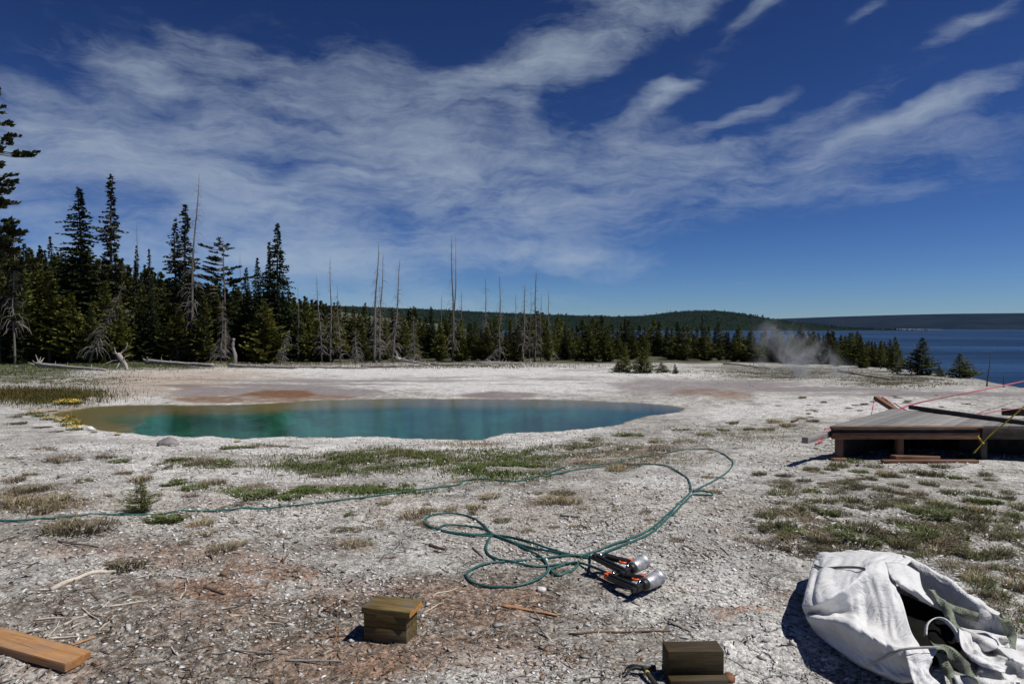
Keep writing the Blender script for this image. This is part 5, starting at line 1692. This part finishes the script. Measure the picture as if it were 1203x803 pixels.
grass_patch(560, 522, 60, 5, 1400, .02, .06, BROWN + DRY, 12, 1.4)
grass_patch(1060, 615, 190, 60, 1100, .01, .028, BROWN + DRY + SAGE, 13, 2.0, .003, .0)
grass_patch(1010, 590, 140, 40, 500, .01, .03, SAGE + GREENS, 14, 2.0, .003, .05)
grass_patch(850, 508, 130, 12, 2600, .015, .05, DRY + BROWN + SAGE, 15, 1.5, .005)
grass_patch(650, 586, 34, 10, 350, .01, .03, DRY, 16, 1.6, .003)
grass_patch(700, 590, 120, 16, 900, .01, .03, DRY + BROWN, 17, 1.8, .003, .1)
tag(gm.build("grass", GR), kind="stuff")

gm = MB()
grass_patch(55, 466, 75, 9, 9000, .05, .2, [(.09, .08, .022), (.13, .085, .025), (.06, .07, .02), (.10, .10, .03)], 21, .35, .008, -.4)
grass_patch(30, 463, 60, 7, 4000, .06, .22, [(.14, .085, .025), (.10, .08, .022)], 22, .35, .008, -.4)
tag(gm.build("sedge_grass", GR), kind="stuff")
gm = MB()
grass_patch(60, 447, 120, 7, 4200, .03, .09, SAGE + GREENS + BROWN, 23, 1.2, .014, .05)
grass_patch(90, 430, 150, 5, 7000, .05, .18, GREENS, 24, .6, .014, -.3)
grass_patch(10, 437, 90, 6, 3000, .04, .14, GREENS + SAGE, 25, .6, .014, -.2)
grass_patch(330, 429, 140, 3, 3000, .06, .2, GREENS + DRY, 26, .7, .014, -.1)
grass_patch(560, 430, 140, 2.5, 2500, .06, .2, BROWN + SAGE, 27, .8, .014, -.1)
grass_patch(930, 438, 110, 7, 5200, .03, .10, SAGE + BROWN + DRY[2:3], 28, 1.4, .014, -.05)
grass_patch(1060, 448, 70, 6, 3200, .03, .10, SAGE + BROWN, 29, 1.4, .012, -.05)
grass_patch(760, 437, 60, 3, 900, .03, .08, SAGE + BROWN, 30, .9, .012, .05)
tag(gm.build("meadow_grass", GR), kind="stuff")

# yellow flower clumps
YF = simple("yellow_petals", (.46, .31, .025), .6, var=.15)


def flower_mesh(seed):
    r = np.random.default_rng(seed)
    mb = MB()
    n = 60
    V, f4, f3, C = blades(160, .16, .03, .10, .8, .006, GREENS + SAGE, seed)
    fl_ = MB()
    fl_.add(V, f4, C); fl_.f.append((f3, 0))
    lf = fl_.mesh("leaves", GR)
    for i in range(n):
        a = r.random() * 6.28; q = .17 * math.sqrt(r.random())
        c = np.array([q * math.cos(a), q * math.sin(a), r.uniform(.07, .13)])
        t1 = r.normal(0, 1, 3); t1 /= np.linalg.norm(t1)
        t2 = np.cross(t1, [.3, -.5, .8]); t2 /= np.linalg.norm(t2)
        s = r.uniform(.012, .022)
        mb.add(np.array([c - t1 * s, c - t2 * s, c + t1 * s, c + t2 * s]), np.array([(0, 1, 2, 3)]))
    return lf, mb.mesh("blossoms", YF)


FMX = [flower_mesh(s) for s in (1, 2, 3)]
for i, (X, Y, s_) in enumerate([(41, 486, 1.0), (48, 489, 1.0), (56, 493, .9), (76, 495, 1.2), (83, 500, 1.2), (88, 505, .9), (74, 474.5, 1.3), (82, 475, 1.3), (89, 474.5, 1.0), (110, 508, .4), (138, 511, .35), (279, 519, .35)]):
    lf, bl = FMX[i % 3]
    root = empty("flowering_plant", at(X, Y) , random.random() * 6)
    root.scale = (s_ * 1.2, s_ * 1.2, s_)
    link("leaves", lf, root); link("blossoms", bl, root)
    tag(root, "low clump of small yellow flowers at the pool's edge", "flowering plant", "yellow flower clumps at the pool edge")

# pine seedling
sd_m, _ = crown(1.0, .52, .03, 701, "young")
V = sd_m.v[0].reshape(-1, 4, 3); cq = V.mean(1, keepdims=True)
sd_m.v[0] = (cq + (V - cq) * .8).reshape(-1, 3)
root = empty("pine_seedling", at(166, 602))
s_ = (602 - 562) / FPX * at(166, 602)[1]
root.scale = (s_ * 1.05, s_ * 1.05, s_)
link("crown", sd_m.mesh("crown", foliage("seedling_needles", (.11, .135, .025), 0, .3)), root)
tm, _ = trunk_mb(.95, .02); link("trunk", tm.mesh("trunk", BARK), root)
tag(root, "lone green pine seedling standing on the gravel beside the hose", "seedling")

# ================================================================== gravel and wood debris beyond counting
OCT = np.array([(1, 0, 0), (-1, 0, 0), (0, 1, 0), (0, -1, 0), (0, 0, 1), (0, 0, -1)], float)
OF = np.array([(0, 2, 4), (2, 1, 4), (1, 3, 4), (3, 0, 4), (2, 0, 5), (1, 2, 5), (3, 1, 5), (0, 3, 5)])


def scatter(n, smin, smax, flat, elong, cols, seed, dmin=1.6, dmax=16, mask=None, pw=1.6):
    r = np.random.default_rng(seed)
    d = dmin * (dmax / dmin) ** (r.random(n * 3))
    th = np.radians(r.uniform(-46, 46, n * 3))
    X, Y = d * np.sin(th), d * np.cos(th)
    w_ = fbm(X * .9, Y * .9, seed + 3, 3) + .5 * fbm(X * 3, Y * 3, seed + 4, 2)
    k = (w_ > -.12) & (sd_pool(X, Y) > .15)
    if mask is not None: k &= mask(X, Y, r)
    X, Y, d = X[k][:n], Y[k][:n], d[k][:n]
    n = len(X)
    Z = H(X, Y)
    s = smin + (smax - smin) * r.random(n) ** 3.2
    s = s * np.clip(.55 + d * .09, .6, 1.7)
    sc3 = np.stack([s * r.uniform(1, elong, n), s * r.uniform(.7, 1.1, n) / elong ** .5, s * r.uniform(flat * .6, flat, n)], 1)
    V = OCT[None] * sc3[:, None] * r.uniform(.6, 1.25, (n, 6, 1))
    V[:, 2:4, 0] += (r.random((n, 2)) - .5) * sc3[:, :1] * 1.2
    a = r.random(n) * 6.28; ca, sa = np.cos(a), np.sin(a)
    tl = r.normal(0, .25, n)
    V[..., 2] += V[..., 0] * tl[:, None]
    x = V[..., 0] * ca[:, None] - V[..., 1] * sa[:, None]; y = V[..., 0] * sa[:, None] + V[..., 1] * ca[:, None]
    V = np.stack([x + X[:, None], y + Y[:, None], V[..., 2] + Z[:, None] + sc3[:, 2:3] * .35], -1)
    F = (np.arange(n)[:, None, None] * 6 + OF[None]).reshape(-1, 3)
    C = np.array(cols)[r.integers(0, len(cols), n)] * r.uniform(.75, 1.15, (n, 1))
    return V.reshape(-1, 3), F, np.repeat(C, 6, 0)


def stone_mask(X, Y, r):
    m_ = blobs(X, Y, M_LITTER, 111, .7, 1.1) * .62 + .55 * blobs(X, Y, M_ORANGE, 101, .7, 1.1)
    return r.random(len(X)) > m_


STONE = simple("gravel_stones", (1, 1, 1), .9, var=.2, scale=50, usecol=True, spec=.2)
gv = MB()
gv.add(*scatter(52000, .003, .022, .6, 1.5, [(.60, .58, .55), (.50, .48, .45), (.42, .40, .37), (.66, .64, .62), (.34, .31, .28), (.52, .46, .40)], 71, mask=stone_mask))
gv.add(*scatter(26000, .006, .022, .35, 1.8, [(.62, .60, .57), (.66, .65, .63), (.16, .14, .12), (.24, .2, .17)], 72, 2.0, 8, mask=stone_mask))
gv.add(*scatter(1500, .012, .038, .5, 1.6, [(.50, .48, .45), (.42, .40, .37), (.30, .28, .25)], 73, 2.5, 15))
tag(gv.build("gravel", STONE), kind="stuff")
wdm = MB()


def litter_mask(X, Y, r):
    px = CX + X / Y * FPX
    k = sstep(820, 640, px + 120 * fbm(X, Y, 88, 2)) * sstep(7.5, 5.0, Y) * .95 + .07
    return r.random(len(X)) < k


wdm.add(*scatter(15000, .004, .02, .28, 4.0, [(.10, .07, .05), (.16, .10, .065), (.22, .14, .09), (.07, .055, .045), (.30, .25, .20), (.26, .14, .07)], 81, 1.8, 10, litter_mask))
wdm.add(*scatter(1500, .010, .032, .25, 5.0, [(.09, .065, .05), (.15, .10, .07), (.25, .2, .16), (.40, .35, .29)], 82, 2.2, 10, litter_mask))
tag(wdm.build("wood_debris", STONE), kind="stuff")

# ================================================================== air
hz = MB()
box(hz, (0, 6200, 290), (13600, 0, 0), (0, 6700, 0), (0, 0, 300))
hv = hz.v[0]
hv[:, 2] = np.where(hv[:, 2] < 100, -11.0, 420.0)
mh = bpy.data.materials.new("air"); mh.use_nodes = True
t = NT(mh.node_tree); t.n.clear()
out = t.new("ShaderNodeOutputMaterial")
pv = t.new("ShaderNodeVolumePrincipled", ins={"Color": (.22, .47, 1.0), "Density": 1.15e-5, "Anisotropy": .0})
t.l.new(pv.outputs[0], out.inputs["Volume"])
tag(hz.build("haze", mh), kind="stuff")

# ================================================================== sky and sun
SUN_EL, SUN_XY = math.radians(59), (0.96, -0.25)
az = math.atan2(SUN_XY[0], SUN_XY[1])                    # clockwise from +Y
sd_vec = Vector((math.cos(SUN_EL) * math.sin(az), math.cos(SUN_EL) * math.cos(az), math.sin(SUN_EL)))
sl = bpy.data.lights.new("sun", 'SUN')
sl.energy = 4.4; sl.angle = math.radians(.53); sl.color = (1, .965, .91)
so_ = bpy.data.objects.new("sun", sl); COL.objects.link(so_)
so_.rotation_euler = sd_vec.to_track_quat('Z', 'Y').to_euler()
so_.location = (0, 0, 50)

wd = bpy.data.worlds.new("World"); sc.world = wd; wd.use_nodes = True
t = NT(wd.node_tree)
bg = wd.node_tree.nodes["Background"]
sky = t.new("ShaderNodeTexSky"); sky.sky_type = 'NISHITA'; sky.sun_disc = False
sky.sun_elevation = SUN_EL; sky.sun_rotation = az
sky.altitude = 2400; sky.air_density = 1.0; sky.dust_density = .15; sky.ozone_density = 2.0
gen = t.coord("Generated")
sp_ = t.new("ShaderNodeSeparateXYZ", ins={0: gen})
azm = t.math('ARCTAN2', sp_.outputs[0], sp_.outputs[1])
elv = t.math('ARCSINE', sp_.outputs[2])
ae = t.new("ShaderNodeCombineXYZ", ins={0: azm, 1: elv, 2: 0.0}).outputs[0]
wn = t.new("ShaderNodeTexNoise", ins={"Vector": t.mapping(ae, scale=(1, 1.6, 1)), "Scale": 5.0, "Detail": 4.0, "Roughness": .6})
warp = t.new("ShaderNodeVectorMath", operation='SUBTRACT', ins={0: wn.outputs["Color"], 1: (.5, .5, .5)})
wsc = t.new("ShaderNodeVectorMath", operation='SCALE', ins={0: warp.outputs[0], "Scale": .075})
aw = t.new("ShaderNodeVectorMath", operation='ADD', ins={0: ae, 1: wsc.outputs[0]}).outputs[0]


def AE(px, py):
    r_ = ray(px, py)
    return math.atan2(r_[0], r_[1]), math.atan2(r_[2], math.hypot(r_[0], r_[1]))


CL = [  # px, py, half-length px, half-height px, tilt deg (up to the right), strength
    (60, 146, 260, 30, -12, .8), (290, 100, 120, 34, -18, .66), (330, 170, 250, 60, -16, .75), (480, 130, 90, 40, -30, .5), (150, 230, 240, 50, -6, .62), (560, 220, 260, 55, -6, .66), (400, 255, 330, 28, 0, .62), (700, 200, 180, 60, 0, .42),
    (580, 78, 70, 18, 14, .85), (700, 42, 120, 30, 22, .75), (640, 60, 170, 40, 22, .4), (780, 108, 50, 13, 28, .9), (880, 126, 64, 9, 14, .8), (1040, 148, 190, 11, 14, .66), (1150, 118, 120, 12, 8, .5), (1010, 190, 280, 34, 6, .40), (1120, 222, 200, 18, 0, .28), (930, 150, 120, 16, 16, .35), (820, 180, 160, 34, 0, .38), (1090, 60, 140, 24, 18, .16), (860, 50, 130, 22, 24, .2),
    (1150, 18, 90, 10, 24, .44), (1020, 5, 40, 9, 24, .48), (900, 5, 40, 10, 30, .48), (820, 8, 60, 16, 24, .5), (360, 302, 110, 22, 0, 1.0), (250, 300, 120, 16, 0, .6), (460, 365, 300, 14, 0, .4), (190, 88, 100, 14, -14, .4), (300, 62, 120, 14, -10, .35), (640, 303, 150, 13, -3, .85), (480, 310, 120, 14, 0, .5), (480, 345, 260, 16, 0, .38), (60, 290, 160, 40, 0, .45), (620, 110, 18, 30, -10, .4),
    (850, 335, 100, 6, -4, .2), (20, 190, 150, 70, -10, .55), (430, 70, 200, 40, -12, .22)]
dens = None
for (px, py, rx, ry, tilt, amp) in CL:
    a0, e0 = AE(px, py)
    a1, e1 = AE(px + 5, py); a2, e2 = AE(px, py - 5)
    kx = math.hypot(a1 - a0, e1 - e0) / 5; ky = math.hypot(a2 - a0, e2 - e0) / 5
    q = t.mapping(aw, (a0, e0, 0), (0, 0, math.radians(tilt)), (rx * kx * 1.6, ry * ky * 2.1, 1), 'TEXTURE')
    ln = t.new("ShaderNodeVectorMath", operation='LENGTH', ins={0: q})
    f = t.ramp(ln.outputs["Value"], 0.0, 1.0, amp, 0)
    dens = f if dens is None else t.math('ADD', dens, t.math('MULTIPLY', f, t.math('SUBTRACT', 1.0, dens, clamp=True)))
fib1 = t.noise(t.mapping(aw, rot=(0, 0, math.radians(12)), scale=(3.2, 19, 1)), 1.9, 10, .74, .12)
fib2 = t.noise(t.mapping(aw, rot=(0, 0, math.radians(-32)), scale=(5, 28, 1)), 2.2, 10, .75, .12)
fib3 = t.noise(t.mapping(aw, scale=(1, 1.5, 1)), 8, 10, .72, .1)
fb = t.math('ADD', t.math('MULTIPLY', fib1, .40), t.math('ADD', t.math('MULTIPLY', fib2, .30), t.math('MULTIPLY', fib3, .34)))
gaps = t.noise(t.mapping(aw, rot=(0, 0, math.radians(14)), scale=(1, 2.6, 1)), 4.2, 5, .6, .3)
dens = t.math('MULTIPLY', dens, t.ramp(gaps, .33, .62, .36, 1.2))
cov = t.ramp(t.math('ADD', dens, t.math('MULTIPLY', t.math('SUBTRACT', fb, .53), 2.3)), .10, 1.22, 0, 1, False)
cov = t.math('MULTIPLY', cov, t.ramp(dens, .0, .42))
cov = t.math('MULTIPLY', cov, .68, clamp=True)
SKN = 3.7
gm_ = t.new("ShaderNodeGamma", ins={0: t.mix(1.0, sky.outputs[0], (1 / SKN,) * 3, 'MULTIPLY'), 1: 1.6})
base = t.mix(1.0, gm_.outputs[0], (SKN * .285, SKN * .35, SKN * .475), 'MULTIPLY')
CLOUD = 5.2
c_ = t.mix(cov, base, (CLOUD * .86, CLOUD * 1.02, CLOUD * 1.18))
t.set(bg.inputs[0], c_)
bg.inputs[1].default_value = .09
wd.cycles.sampling_method = 'MANUAL'
wd.cycles.sample_map_resolution = 512

# ================================================================== render settings
sc.view_settings.view_transform = 'Standard'
sc.view_settings.look = 'None'
sc.view_settings.exposure = .1
sc.view_settings.gamma = 1.0
sc.view_settings.use_curve_mapping = False
sc.render.engine = 'CYCLES'
cy = sc.cycles
cy.max_bounces = 6; cy.diffuse_bounces = 2; cy.glossy_bounces = 2; cy.transmission_bounces = 2; cy.volume_bounces = 0; cy.transparent_max_bounces = 8
cy.volume_step_rate = 1.0
cy.volume_max_steps = 128
cy.caustics_reflective = False; cy.caustics_refractive = False
cy.sample_clamp_indirect = 4.0
cy.use_denoising = True
try:
    cy.denoiser = 'OPENIMAGEDENOISE'
    cy.denoising_input_passes = 'RGB_ALBEDO_NORMAL'
    cy.denoising_prefilter = 'ACCURATE'
except Exception as e:
    print(e)
